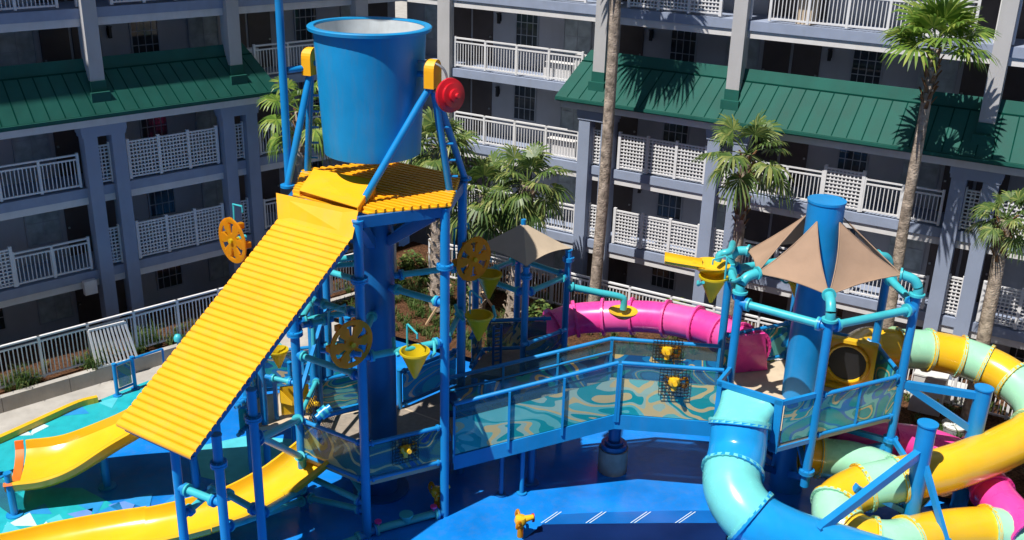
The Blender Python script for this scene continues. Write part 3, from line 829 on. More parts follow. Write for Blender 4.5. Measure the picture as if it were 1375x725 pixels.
# top deck: frame and corrugated sheet
mb = MB()
for k in range(5): mb.beam(HA[k]+V((0, 0, ZT-0.16)), HA[(k+1) % 6]+V((0, 0, ZT-0.16)), 0.1, 0.26)
for k in range(6):
    p = HA[k]; c = V((cA.x, cA.y, 0)); d = (p-c).normalized()
    mb.beam(c+d*0.45+V((0, 0, ZT-1.25)), p-d*0.25+V((0, 0, ZT-0.3)), 0.2, 0.24)
mb.build('deck_frame', M_SHADEBLUE, TA)
HT = [hexpt(cA, k, RA+0.17) for k in range(6)]
E0, E5 = HT[0], HT[5]
UE = (E0-E5).normalized(); OE = V((UE.y, -UE.x, 0))     # along ramp width, outward
AP0 = (HT[0]-cA).dot(OE)
HT[0] = HT[0]-OE*0.42; HT[5] = HT[5]-OE*0.42
def chord(s):
    'chord of the top hexagon at distance s along -OE from the centre'
    pts = []
    for k in range(6):
        a, b = HT[k], HT[(k+1) % 6]; fa, fb = (a-cA).dot(OE)-s, (b-cA).dot(OE)-s
        if fa*fb < 0: pts.append(a.lerp(b, fa/(fa-fb)))
    return sorted(pts, key=lambda p: p.dot(UE))
mb = MB(); mb.prism(HT, ZT-0.03, ZT)
ap = (HT[0]-cA).dot(OE)
s = -AP0+0.07
while s < ap-0.03:
    c = chord(s)
    if len(c) == 2:
        mb.beam(c[0]+V((0, 0, ZT+0.03)), c[1]+V((0, 0, ZT+0.03)), 0.085, 0.075)
    s += 0.165
mb.build('top_deck', M_YEL, TA)
# guard rails round the lower deck
rail(HA[0], HA[1], ZL, ZL, TA, art=M_ARTG); rail(HA[5], HA[0], ZL, ZL, TA, art=M_ARTG)
rail(HA[3], HA[4], ZL, ZL, TA, art=M_ARTT)


def P3(p, z): return V((p[0], p[1], z))
def ring(k, z, f=1.0): p = HA[k]; return V((p.x, p.y, z))
CC = lambda k, z: V((cA.x, cA.y, z))+(HA[k]-cA).normalized()*0.42
# teal pipes of the left tower
crossbar(P3(HA[0], 4.95), P3(HA[1], 4.95), TA)
for k, z in ((1, 5.95), (2, 6.1), (0, 5.35), (3, 5.6), (5, 5.3), (4, 5.9)):
    crossbar(CC(k, z), P3(HA[k], z), TA, 0.08)
crossbar(P3(HA[5], 4.45), P3(HA[0], 4.45), TA, 0.08)
crossbar(P3(HA[5], 5.05), P3(HA[4], 5.05), TA, 0.08)
crossbar(P3(HA[4], 6.0), P3(HA[3], 6.0), TA, 0.08)
crossbar(P3(HA[4], 6.5), P3(HA[5], 6.5), TA, 0.08)
crossbar(P3(HA[5], 1.05), P3(HA[0], 0.95), TA, 0.08)
crossbar(P3(HA[5], 0.35), P3(HA[0], 0.75), TA, 0.08)
crossbar(P3(HA[4], 1.1), P3(HA[0], 1.1), TA, 0.07)
cb = crossbar(P3(HA[0], 0.12), P3(HA[1], 0.12), TA, 0.1)
for f in (0.14, 0.86):
    p = P3(HA[0], 0.12).lerp(P3(HA[1], 0.12), f); mb = MB(); mb.cyl(p, p+V((0, 0, 0.2)), 0.03, 8); mb.cyl(p+V((0, 0, 0.2)), p+V((0, 0, 0.24)), 0.09, 12); mb.build('valve_handle', M_PINK, cb, smooth=40)
p = P3(HA[0], 0.12).lerp(P3(HA[1], 0.12), 0.5); mb = MB(); mb.cyl(p, p+V((0, -0.02, 0.2)), 0.12, 12); mb.cyl(p+V((0, 0, 0.18)), p+V((0, 0, 0.22)), 0.18, 14); mb.build('pipe_tee', M_TEAL, cb, smooth=40)
crossbar(P3(HA[0], 0.05), P3(HA[0]+V((-1.3, -0.9, 0)), -0.0), TA, 0.09, name='feed_pipe')

# ---------------- splash roof (yellow corrugated ramp)
EM = (HA[5]+HA[0])/2
SR = thing('splash_roof', 'long sloping yellow corrugated splash roof running down from the bucket deck', 'roof', (EM.x+OE.x*2.5, EM.y+OE.y*2.5, 5))
def RP(s, out, z): p = EM+UE*s+OE*out; return V((p.x, p.y, z))
HW = 1.10
prof = []
o0, z0, o1, z1 = 0.25, 7.95, 5.1, 4.86
nr = 35; L = math.hypot(o1-o0, z1-z0); dx, dz = (o1-o0)/L, (z1-z0)/L; nx, nz = -dz, dx
for i in range(nr):
    b = L*i/nr; st = L/nr
    for f, h in ((0.0, 0.0), (0.09, 0.036), (0.25, 0.047), (0.75, 0.047), (0.91, 0.036)):
        q = b+st*f; prof.append((o0+dx*q+nx*h, z0+dz*q+nz*h))
prof.append((o1, z1))
mb = MB()
def sheet(mb, prof, hw, th=0.02, mi=0):
    n = len(prof); vs = []
    for s in (-hw, hw):
        for (o, z) in prof: vs.append(RP(s, o, z))
        for (o, z) in prof: vs.append(RP(s, o-nx*th*0, z-th))
    fs = []
    for i in range(n-1):
        fs += [(i, i+1, 2*n+i+1, 2*n+i), (n+i, 3*n+i, 3*n+i+1, n+i+1), (i, n+i, n+i+1, i+1), (2*n+i, 2*n+i+1, 3*n+i+1, 3*n+i)]
    fs += [(0, 2*n, 3*n, n), (n-1, 2*n-1, 4*n-1, 3*n-1)]
    mb.add(vs, fs, mi)
sheet(mb, prof, HW)
mb.build('corrugated_sheet', M_YEL, SR)
mb = MB(); mb.slab([px(371, 259, 8.48), px(481.5, 283, 8.48), RP(HW+0.01, 0.26, 7.96), RP(-HW-0.01, 0.26, 7.96)], 0.02); mb.build('apron', M_YEL, SR)
hd = MB()
a0, a1, b0, b1 = px(421, 227, 8.80), px(504, 242, 8.80), px(402, 256, 8.55), px(480, 279, 8.55)
hd.slab([a0, a1, b1, b0], 0.02)
for s, A_, B_ in ((-1, a0, b0), (1, a1, b1)):
    lo = V((A_.x, A_.y, 8.44)); hd.slab([A_, B_, V((B_.x, B_.y, 8.44)), lo], 0.018)
hd.build('hood', M_YEL, SR)
un = MB()
for s in (-0.95, 0, 0.95):
    un.beam(RP(s, 0.25, 7.78), RP(s, 5.0, 4.76), 0.06, 0.14)
for i in range(4):
    f = i/3*0.98+0.01; un.beam(RP(-1.0, 0.3+4.7*f, 7.72-3.0*f), RP(1.0, 0.3+4.7*f, 7.72-3.0*f), 0.08, 0.08)
un.build('under_frame', M_SHADEBLUE, SR)
n_ = OE
PS = []
Pb = pplane(291, 578, RP(0.98, 0, 0), UE); ob = (Pb-EM).dot(OE)
for s, o_, tops in ((0.95, ob, 0), (-0.25, ob+0.1, 0), (0.95, ob-1.0, 0), (-0.35, ob-1.1, 0)):
    p = RP(s, o_, 0); ztop = 7.35-2.70*((o_-0.3)/4.7); PS.append((p, ztop))
for i, (p, zt) in enumerate(PS): post(p, 0, zt-0.1, SR, 0.1, collars=[zt-0.75] if i in (0, 2) else (), foot=True)
def pb(i, z): return V((PS[i][0].x, PS[i][0].y, z))
crossbar(pb(1, 3.35), pb(0, 3.35), SR, 0.085)
crossbar(pb(1, 2.6), pb(3, 2.75), SR, 0.08)
crossbar(pb(3, 2.55), pb(2, 2.55), SR, 0.08)
def pz(i, y): return pb(i, zat(y, PS[i][0].x, PS[i][0].y))
def hz(k, y): return P3(HA[k], zat(y, HA[k].x, HA[k].y))
crossbar(pz(2, 592), hz(5, 562), SR, 0.085)
crossbar(pz(2, 583), hz(5, 614), SR, 0.08)
crossbar(pz(2, 690), hz(5, 655), SR, 0.085)
crossbar(pz(0, 708), hz(5, 672), SR, 0.08)

# ---------------- tipping bucket and its stands
zb = zat(222, cA.x, cA.y-1.13); zt = zat(46, cA.x, cA.y-1.36)
BK = thing('tipping_bucket', 'huge blue tipping water bucket above the yellow deck', 'water bucket', (cA.x, cA.y, zb))
mb = MB(); c = (cA.x, cA.y, 0)
prof = [(0.0, zb), (1.04, zb), (1.12, zb+0.03)]+[(1.125+(1.27-1.125)*i/10, zb+0.05+(zt-zb-0.12)*i/10) for i in range(11)]
mb.lathe(prof, c, 64); mb.build('bucket_shell', M_BUCKET, BK, smooth=40)
mb = MB(); mb.lathe([(1.262, zt-0.1), (1.39, zt-0.09), (1.40, zt-0.02), (1.375, zt), (1.25, zt), (1.235, zt-0.04), (1.262, zt-0.1)], c, 64); mb.build('rim', M_BUCKET, BK, smooth=35)
mb = MB(); mb.lathe([(1.235, zt-0.05), (1.09, zb+0.12), (0.0, zb+0.12)], c, 64); mb.build('liner', M_WHITEIN, BK, smooth=40)
zax = zat(92, cA.x, cA.y)
AXL, AXR = px(417, 84, zax), px(581, 101, zax); ad = (AXR-AXL).normalized()
mb = MB(); mb.cyl(AXL+ad*0.05, AXL+ad*0.42, 0.07, 12); mb.build('axle', M_BLUE, BK, smooth=40); mb = MB(); mb.cyl(AXR-ad*0.42, AXR-ad*0.05, 0.07, 12)
mb.beam(AXR-ad*0.38+V((0, 0, -0.25)), AXR-ad*0.38+V((0, 0, 0.25)), 0.24, 0.04, up=ad); mb.build('axle', M_BLUE, BK, smooth=40)


def stand(ap, sgn, feet, label, rung_on):
    root = thing('bucket_stand', label, 'bucket stand', (ap.x, ap.y, ZT))
    for i, f in enumerate(feet):
        mb = MB(); mb.cyl(f, ap+V((0, 0, -0.15)), 0.085, 12); mb.cyl(f+V((0, 0, -0.02)), f+V((0, 0, 0.04)), 0.17, 14)
        lg = mb.build('leg', M_BLUE, root, smooth=40)
        if i in rung_on:
            d = (ap-f)
            for j in range(1, 6):
                rg = MB(); c = f+d*(j/7); rg.cyl(c-ad*0.0, c+V((0.26*sgn*(1 if i else -1)*0+0.24, 0.02, 0)), 0.03, 8)
                rg.build('rung', M_BLUE, lg)
    mb = MB(); side = V((-ad.y, ad.x, 0)); pr = []
    for j in range(13):
        a = PI*j/12; pr.append((math.cos(a)*0.21, math.sin(a)*0.24+0.12))
    pr = [(0.21, -0.27)]+pr+[(-0.21, -0.27)]
    vs = [ap+side*x+V((0, 0, z))-ad*0.12 for x, z in pr]+[ap+side*x+V((0, 0, z))+ad*0.12 for x, z in pr]; n = len(pr)
    mb.add(vs, [tuple(range(n)), tuple(range(2*n-1, n-1, -1))]+[(i, (i+1) % n, n+(i+1) % n, n+i) for i in range(n)])
    mb.build('bearing_cover', M_YEL, root)
    return root


stand(AXL, -1, [px(386, 250, ZT), px(413, 232, ZT)], 'blue pipe stand with yellow bearing cover left of the bucket', (1,))
SDR = stand(AXR, 1, [px(484, 276, ZT), px(604, 258, ZT), px(624, 240, ZT)], 'blue pipe stand with ladder rungs and yellow bearing cover right of the bucket', (1,))
mb = MB(); pp_ = [AXR-ad*0.45+V((0, 0, 0.28)), AXR+V((0, -0.1, 0.3)), AXR+ad*0.3+V((0, -0.1, 0.15)), AXR+ad*0.42+V((0, -0.1, -0.3))]; mb.tube(cat(pp_, 6), 0.03, 8)
mb.build('lever', M_STEEL, SDR, smooth=40)
mb = MB(); f = px(388, 246, ZT)
fp_ = thing('fill_pipe', 'tall thin blue water pipe left of the bucket reaching above the picture', 'water pipe', f)
mb.tube([f, V((f.x, f.y, 12.6))], 0.095, 12); 
ptop = V((f.x, f.y, 12.6)); mb.tube(cat([ptop, ptop+V((0, 0, 1.6)), ptop+V((0.4, 0.1, 2.3)), cA+V((0, 0, 15.2)), cA+V((0.15, 0, 14.7))], 6), 0.095, 12)
mb.build('pipe', M_BLUE, fp_, smooth=40)
zc = zat(95, f.x, f.y); crossbar(V((f.x, f.y, zc)), AXL+V((0, 0, -0.1)), fp_, 0.075, M_BLUE, 'tie_bar', False)
# red nozzle disc
rc = px(606, 128, zax-0.35)
rd = thing('red_nozzle', 'red round nozzle disc beside the right bucket stand', 'nozzle', rc)
mb = MB(); ax = (V((0.62, -0.72, 0.12))).normalized()
Q = ax.to_track_quat('Z', 'Y').to_matrix()
def lat_rot(mb, prof, c, Q, n=28):
    o = len(mb.v); mb.lathe(prof, (0, 0, 0), n)
    for i in range(o, len(mb.v)): mb.v[i] = V(c)+Q @ mb.v[i]
lat_rot(mb, [(0, -0.12), (0.35, -0.12), (0.385, -0.04), (0.375, 0.0), (0.27, 0.03), (0.27, 0.10), (0.15, 0.12), (0.15, 0.2), (0.06, 0.22), (0.05, 0.28), (0, 0.28)], rc, Q)
mb.build('disc', M_RED, rd, smooth=35)
mb = MB(); mb.cyl(rc-ax*0.12, AXR+V((0, 0, -0.35)), 0.05, 8); mb.build('bracket', M_STEEL, rd, smooth=40)

# ---------------- stairway bridge
BR = thing('stair_bridge', 'blue stair bridge with sand and teal printed panels joining the two towers', 'stair bridge', (1.0, 23.5, 0))
ZA_ = 1.88; A_ = V((-1.36, 22.82, 0)); B_ = V((2.78, 23.56, 0)); D_ = V((5.42, 23.30, 0)); WW = 1.4
nAB = V((-(B_-A_).y, (B_-A_).x, 0)).normalized(); nBD = V((-(D_-B_).y, (D_-B_).x, 0)).normalized(); nB = (nAB+nBD).normalized()
A2, B2, D2 = A_+nAB*WW, B_+nB*WW*1.02, D_+nBD*WW
def str_beam(p, zp, q, zq, name):
    mb = MB(); a = V((p.x, p.y, zp)); b = V((q.x, q.y, zq)); n = V((-(q-p).y, (q-p).x, 0)).normalized()*0.04
    mb.hexa([a-n+V((0, 0, -0.78)), b-n+V((0, 0, -0.78)), b+n+V((0, 0, -0.78)), a+n+V((0, 0, -0.78)), a-n+V((0, 0, -0.36)), b-n+V((0, 0, -0.36)), b+n+V((0, 0, -0.36)), a+n+V((0, 0, -0.36))])
    mb.build(name, M_BLUE, BR)
str_beam(A_, ZA_, B_, ZR, 'stringer'); str_beam(B_, ZR, D_, ZR, 'stringer'); str_beam(A2, ZA_, B2, ZR, 'stringer'); str_beam(B2, ZR, D2, ZR, 'stringer')
NS = 7
for i in range(NS):
    f0, f1 = i/NS, (i+1)/NS; z = ZA_+(ZR-ZA_)*(i+1)/NS-0.14
    p0, p1, p2, p3 = A_.lerp(B_, f0), A_.lerp(B_, f1), A2.lerp(B2, f1), A2.lerp(B2, f0)
    mb = MB(); e = nAB*0.06
    mb.hexa([V((q.x, q.y, z-0.2)) for q in (p0+e, p1+e, p2-e, p3-e)]+[V((q.x, q.y, z)) for q in (p0+e, p1+e, p2-e, p3-e)])
    mb.build('tread', M_DECK, BR)
mb = MB(); e = 0.06
mb.prism([B_+nB*e, D_+nBD*e, D2-nBD*e, B2-nB*e], ZR-0.14, ZR); mb.build('landing', M_TAND, BR)
def bridge_rail(p, zp, q, zq, art, nb, clear):
    a, b = V((p.x, p.y, zp)), V((q.x, q.y, zq)); U = V((0, 0, 1)); mb = MB()
    mb.cyl(a+U*1.13, b+U*1.13, 0.055, 10)
    d = (b-a).normalized(); o = mb.build('handrail', M_BLUE, BR, smooth=40)
    pn = MB(); nn = V((-d.y, d.x, 0)).normalized()*0.008
    for lo, hi, mi in ((-0.34, 0.68, 0), (0.68, 1.05, 1)):
        pn.hexa([a+U*lo-nn, b+U*lo-nn, b+U*lo+nn, a+U*lo+nn, a+U*hi-nn, b+U*hi-nn, b+U*hi+nn, a+U*hi+nn], mi)
    pn.build('panel', [art, M_CLEAR], o)
    for i in range(nb+1):
        k = MB(); e = a.lerp(b, i/nb); oo = V((-d.y, d.x, 0)).normalized()*-0.05
        k.beam(e+U*-0.55+oo, e+U*1.11+oo, 0.075, 0.06); k.build('baluster', M_BLUE, o)
bridge_rail(A_, ZA_, B_, ZR, M_ART, 3, True); bridge_rail(B_+(D_-B_).normalized()*0.08, ZR, D_, ZR, M_ART, 1, True)
bridge_rail(A2, ZA_, B2, ZR, M_ARTB, 3, True); bridge_rail(B2, ZR, D2, ZR, M_ARTB, 1, True)
mb = MB()
for f0, f1 in ((0.0, 1.0),):
    a = V((A2.x, A2.y, ZA_+0.78)); b = V((B2.x, B2.y, ZR+0.78)); mb.cyl(a-nAB*0.07, b-nAB*0.07, 0.03, 8)
    a = V((A_.x, A_.y, ZA_+0.85)); b = V((B_.x, B_.y, ZR+0.85)); mb.cyl(a+nAB*0.07, b+nAB*0.07, 0.03, 8)
mb.build('grab_rail', M_BLUE, BR, smooth=40)
pc = px(822, 630, 0)
mb = MB(); mb.cyl((pc.x, pc.y, 0.72), (pc.x, pc.y, ZR-0.5), 0.17, 16); mb.cyl((pc.x, pc.y, 0.70), (pc.x, pc.y, 0.86), 0.36, 20); mb.cyl((pc.x, pc.y, 0.86), (pc.x, pc.y, 0.95), 0.26, 20)
mb.beam(V((pc.x, pc.y-0.7, ZR-0.6)), V((pc.x, pc.y+0.4, ZR-0.6)), 0.2, 0.2); mb.build('support_column', M_SHADEBLUE, BR, smooth=40)
mb = MB(); mb.cyl((pc.x, pc.y, 0), (pc.x, pc.y, 0.71), 0.41, 24); mb.build('concrete_pier', M_CONCD, BR, smooth=40)
for x, y, r in ((699, 700, 0.06), (711, 690, 0.10), (673, 655, 0.06)):
    p = pplane(x, y, A_+nAB*(0.3 if x < 705 else 0.75), nAB); p.z = 0; post(p, 0, 1.75, BR, r, foot=True, name='support_post', m_=M_BLUE if x == 699 else M_SHADEBLUE)
b0_ = A_.lerp(B_, 0.03)+nAB*0.8; b1_ = A_.lerp(B_, 0.33)+nAB*0.8; mb = MB(); mb.cyl(P3(b0_, 0.75), P3(b1_, 1.75), 0.06, 10); mb.build('brace', M_TEAL, BR, smooth=40)

# ---------------- right tower
cB = V((7.68, 24.2, 0)); QB = [V((7.48, 22.1, 0)), V((9.92, 23.3, 0)), V((9.85, 25.2, 0)), V((7.9, 26.4, 0)), V((5.75, 25.35, 0)), V((5.62, 23.4, 0))]
TB = thing('slide_tower', 'blue slide tower with thick capped column below the brown sails', 'play tower', (cB.x, cB.y, 0))
ZC = zat(268, cB.x, cB.y)
mb = MB(); mb.cyl((cB.x, cB.y, 0), (cB.x, cB.y, ZC-0.06), 0.45, 30); mb.cyl((cB.x, cB.y, ZC-0.06), (cB.x, cB.y, ZC), 0.47, 30)
mb.build('central_column', M_BLUE, TB, smooth=30)
mb = MB(); mb.prism(QB, ZR-0.16, ZR); mb.build('deck', M_TAND, TB)
ZP = [zat(432, QB[0].x, QB[0].y), zat(398, QB[1].x, QB[1].y), 0, 0, 0, 0]
ZP[2] = ZP[3] = ZP[4] = ZP[5] = (ZP[0]+ZP[1])/2
for k, p in enumerate(QB):
    z0 = {0: zat(652, QB[0].x, QB[0].y), 1: zat(608, QB[1].x, QB[1].y)}.get(k, 1.3)
    post(p, z0, ZP[k], TB, 0.11, collars=[z0+0.42] if k in (0, 1) else ())
    a = MB(); e = P3(p, z0+0.25); c = V((cB.x, cB.y, 0)); dd_ = (V((p.x, p.y, 0))-c).normalized()
    a.beam(c+dd_*0.42+V((0, 0, z0-0.75)), e, 0.14, 0.16); a.beam(c+dd_*0.42+V((0, 0, z0+0.5)), e+V((0, 0, 0.1)), 0.12, 0.14); a.build('arm', M_BLUE if k < 2 else M_SHADEBLUE, TB)  # rear arms take the blue with shade painted in
for k in range(6):
    el = MB(); p = QB[k]; d = (cB-p); d.z = 0; d.normalize(); zt_ = ZP[k]
    el.tube(cat([P3(p, zt_), P3(p, zt_+0.22), P3(p, zt_+0.42)+d*0.14, P3(p, zt_+0.50)+d*0.42], 6), 0.12, 12)
    flange(el, P3(p, zt_+0.05), (0, 0, 1), 0.19, 0.06); flange(el, P3(p, zt_+0.50)+d*0.44, d, 0.17, 0.05)
    el.build('elbow', M_TEAL, TB, smooth=40)
for i, j in ((5, 0), (0, 1), (1, 2), (4, 5), (3, 4), (2, 3)):
    zz = min(ZP[i], ZP[j])-0.12; crossbar(P3(QB[i], zz), P3(QB[j], zz), TB, 0.1)
rail(QB[0], QB[1], ZR, ZR, TB, art=M_ARTT, h0=0.0); rail(QB[1], QB[2], ZR, ZR, TB, art=M_ARTT, h0=0.0); rail(QB[3], QB[4], ZR, ZR, TB, art=M_ARTT)
rail(QB[2], QB[3], ZR, ZR, TB, art=None)
# entrance frame of the blue tube
F1 = px(1042, 604, ZR-0.12); F0 = F1+(QB[5]-QB[0]).normalized()*1.65; F0.z = F1.z
fz = zat(538, F1.x, F1.y)
mb = MB(); dF = (F1-F0).normalized()
def fpt(f, z): p = F0.lerp(F1, f); return V((p.x, p.y, z))
nF = V((dF.y, -dF.x, 0))
mb.beam(fpt(0, fz-0.06), fpt(1, fz-0.06), 0.09, 0.14); mb.beam(fpt(0, ZR-0.05), fpt(1, ZR-0.05), 0.09, 0.2)
mb.beam(fpt(0.03, ZR), fpt(0.03, fz), 0.12, 0.09, up=nF); mb.beam(fpt(0.955, ZR-0.2), fpt(0.955, fz), 0.2, 0.09, up=nF)
mb.slab([fpt(0.05, ZR)-nF*0.02, fpt(0.95, ZR)-nF*0.02, fpt(0.95, fz)-nF*0.02, fpt(0.05, fz)-nF*0.02], 0.02)
for e, q in ((F1, QB[0]), (F0, QB[5])):
    mb.beam(V((e.x, e.y, fz-0.06)), P3(q, fz-0.06), 0.09, 0.12); mb.beam(V((e.x, e.y, ZR-0.1)), P3(q, ZR-0.1), 0.09, 0.12)
mb.build('entry_frame', M_BLUE, TB)
mb = MB(); mb.prism([F0, F1, QB[0], QB[5]], ZR-0.14, ZR-0.01); mb.build('entry_deck', M_TAND, TB)
pn = MB(); a, b = V((F1.x, F1.y, 0)), V((QB[0].x, QB[0].y, 0)); a2, b2 = a.lerp(b, 0.08), a.lerp(b, 0.9)
pn.slab([P3(a2, ZR+0.05), P3(b2, ZR+0.05), P3(b2, fz-0.15), P3(a2, fz-0.15)], 0.016); pn.build('panel', M_ARTT, TB)

# ---------------- shade sails of the right tower
def sail(a, b, c, th, name, label, m_, catg='shade sail', group=None, sag=0.13, n=16):
    'triangular cloth with hollow edges, apex a'
    a, b, c = V(a), V(b), V(c); nrm = (b-a).cross(c-a).normalized()
    if nrm.z < 0: nrm = -nrm
    cen = (a+b+c)/3; idx = {}; vs = []
    for i in range(n+1):
        for j in range(n+1-i):
            u, v = i/n, j/n; w_ = 1-u-v
            p = a*w_+b*u+c*v
            pull = 4*(w_*u*(1-v)+u*v*(1-w_)+v*w_*(1-u))
            edge = max(0, 1-3*min(u, v, w_)*2.2)
            p = p.lerp(cen, sag*pull*0.9*edge) - V((0, 0, 1))*0.22*27*u*v*w_*0.35
            idx[i, j] = len(vs); vs.append(p)
    fs = []
    for i in range(n):
        for j in range(n-i):
            fs.append((idx[i, j], idx[i+1, j], idx[i, j+1]))
            if j < n-i-1: fs.append((idx[i+1, j], idx[i+1, j+1], idx[i, j+1]))
    k = len(vs); mb = MB(); mb.add(vs+[p-nrm*th for p in vs], fs+[tuple(k+q for q in reversed(f)) for f in fs])
    root = thing(name, label, catg, cen, group); mb.build('canopy', m_, root, smooth=60)
    ed = MB()
    for (p, q, key) in ((a, b, [(i, 0) for i in range(n+1)]), (b, c, [(i, n-i) for i in range(n+1)]), (c, a, [(0, j) for j in range(n+1)])):
        ed.tube([vs[idx[t]]-nrm*th*0.5 for t in key], 0.016, 6)
    ed.build('hem', m_, root, smooth=60)
    return root


def btop(k): p = QB[k]; d = (cB-p); d.z = 0; d.normalize(); return P3(p, ZP[k]+0.50)+d*0.42
def capt(k0, k1, z):
    d = ((QB[k0]+QB[k1])/2-cB); d.z = 0; d.normalize(); return V((cB.x, cB.y, z))+d*0.47
ZA = ZC-0.45
for (i, j, lb) in ((5, 0, 'brown triangular sail on the front left of the capped blue column'), (0, 1, 'brown triangular sail on the front right of the capped blue column'), (4, 5, 'brown triangular sail seen edge on at the far left of the capped blue column'),
                   (1, 2, 'thin brown sail behind the right side of the capped blue column'), (2, 3, 'brown sail hidden behind the capped blue column'), (3, 4, 'shaded brown sail behind the left of the capped blue column')):
    sail(capt(i, j, ZA), btop(i), btop(j), 0.012, 'shade_sail', lb, M_TAN, group='brown sails round the right tower')

# ---------------- umbrella and rear deck
UC = V((0.18, 28.75, 0)); ZD = 2.7; UF, UR_ = px(702, 500, ZD), px(757, 472, ZD)
e1 = (UR_-UF); e1.z = 0; e2 = V((-e1.y, e1.x, 0)); UB, UL_ = UF+e1+e2, UF+e2
UC = (UF+UB)/2; UC.z = 0
RD = thing('rear_deck', 'shaded rear deck with printed railings below the beige umbrella', 'play deck', (UC.x, UC.y, 0))
poly = [HA[1]+V((0.1, 0.4, 0)), A2+V((0.05, 0.1, 0)), px(640, 520, ZL), px(655, 478, ZL), px(616, 515, ZL), px(537, 549, ZL), HA[3]+V((0.1, -0.3, 0))]
mb = MB(); mb.prism([(p.x, p.y) for p in poly], ZL-0.16, ZL-0.004); mb.build('deck', M_DECK, RD)
mb = MB(); mb.prism([(p.x, p.y) for p in [px(632, 500, ZD), px(700, 510, ZD), px(762, 474, ZD), px(735, 456, ZD), px(650, 474, ZD)]], ZD-0.16, ZD-0.004); mb.build('upper_deck', M_DECK, RD)
fr_ = [px(537, 549, ZL), px(616, 515, ZL), px(648, 474, ZD), px(738, 470, ZD)]
rail(fr_[0], fr_[1], ZL, ZL, RD, art=M_ARTB, mid=True); rail(px(632, 498, ZD), fr_[2], ZD, ZD, RD, art=M_ARTG, h1=1.0); rail(fr_[2], fr_[3], ZD, ZD, RD, art=M_ARTG, mid=True, h1=1.0)
rail(px(700, 508, ZD), px(757, 486, ZD), ZD, ZD, RD, art=M_ARTG, h1=1.0)
for p in (fr_[0], fr_[1], fr_[2]): post(p, 0, ZL+1.2, RD, 0.07)
# climbing ladder
lb_ = MB(); p0, p1 = px(662, 490, ZD), px(672, 488, ZD)
for p in (p0, p1): lb_.cyl((p.x, p.y, ZD), (p.x, p.y, ZD+1.2), 0.035, 8)
for i in range(9): lb_.cyl((p0.x, p0.y, ZD+0.12+i*0.12), (p1.x, p1.y, ZD+0.12+i*0.12), 0.022, 6)
lb_.build('ladder', M_SHADEBLUE, RD)
# white floor pads in the sun spots
UM = thing('shade_umbrella', 'four cornered beige shade umbrella on blue posts behind the stair bridge', 'shade umbrella', (UC.x, UC.y, ZL))
ZU = zat(358, UF.x, UF.y)-0.02
for i, p in enumerate((UF, UR_, UB, UL_)): post(p, 0.0, ZU, UM, 0.095, collars=[ZU-0.25])
z_ = ZU-0.75
q_ = [P3(p, z_) for p in (UF, UR_, UB, UL_)]
for i in range(4): crossbar(q_[i], q_[(i+1) % 4], UM, 0.075)
apx = P3(UC, zat(299, UC.x, UC.y)); cn = [P3(p, ZU-0.10)+(p-UC).normalized()*0.18 for p in (UF, UR_, UB, UL_)]
mb = MB(); n = 10
for i in range(4):
    a, b, c = apx, cn[i], cn[(i+1) % 4]; vs = []; idx = {}
    for u in range(n+1):
        for v in range(n+1-u):
            fu, fv = u/n, v/n; w_ = 1-fu-fv; p = a*w_+b*fu+c*fv
            rr_ = 1-w_; e_ = 4*fu*fv
            p = p.lerp(V((apx.x, apx.y, p.z)), 0.05*e_)+V((0, 0, 0.10*e_*rr_ - 0.05*w_*rr_))
            idx[u, v] = len(vs); vs.append(p)
    fs = []
    for u in range(n):
        for v in range(n-u):
            fs.append((idx[u, v], idx[u+1, v], idx[u, v+1]))
            if v < n-u-1: fs.append((idx[u+1, v], idx[u+1, v+1], idx[u, v+1]))
    k = len(vs); mb.add(vs+[p-V((0, 0, 0.012)) for p in vs], fs+[tuple(k+t for t in reversed(f)) for f in fs])
mb.build('canopy', M_SAND, UM, smooth=25)
mb = MB(); mb.cyl(apx+V((0, 0, -0.1)), apx+V((0, 0, 0.1)), 0.07, 10); mb.build('finial', M_BLUE, UM, smooth=40)

# rear platform behind the splash roof
RL = thing('rear_platform', 'blue rear platform with printed panels and yellow slide mouth left of the thick column', 'play deck', px(400, 545, ZL))
pd = [px(335, 575, ZL), px(425, 560, ZL), px(486, 545, ZL), px(470, 515, ZL), px(345, 530, ZL)]
mb = MB(); mb.prism([(p.x, p.y) for p in pd], ZL-0.14, ZL-0.02); mb.build('deck', M_TAND, RL)
rail(pd[4], pd[3], ZL, ZL, RL, art=M_ARTB, mid=True, h1=1.3)
rail(pd[0], pd[4], ZL, ZL, RL, art=M_ARTT)
rail(px(320, 590, ZL), pd[0], ZL, ZL, RL, art=M_ARTT, h1=0.95)
for p, zt_ in ((pd[0], 3.4), (pd[4], 3.2), (px(424, 562, ZL), 6.2), (px(445, 545, ZL), 6.0), (pd[3], 3.6), (px(356, 568, ZL), 3.6)): post(p, 0, zt_, RL, 0.1)
f0, f1 = px(372, 562, ZL), px(424, 556, ZL)
mb = MB()
for p in (f0, f1): mb.beam(P3(p, ZL), P3(p, ZL+1.15), 0.12, 0.1)
mb.beam(P3(f0, ZL+1.15), P3(f1, ZL+1.15), 0.12, 0.12); mb.build('slide_frame', M_BLUE, RL)
mb = MB(); k0, k1 = f0.lerp(f1, 0.12), f0.lerp(f1, 0.85); mb.slab([P3(k0, ZL+0.1), P3(k1, ZL+0.1), P3(k1, ZL+0.95), P3(k0, ZL+0.95)], 0.05)
kk = (k0+k1)/2; mb.slab([P3(k0, ZL+0.5)+V((0, -0.04, 0)), P3(kk, ZL+0.5)+V((0, -0.3, 0)), P3(kk, ZL+0.6)+V((0, -0.3, 0)), P3(k0, ZL+0.9)+V((0, -0.04, 0))], 0.02); mb.build('slide_mouth', M_YSL, RL)
mb = MB()
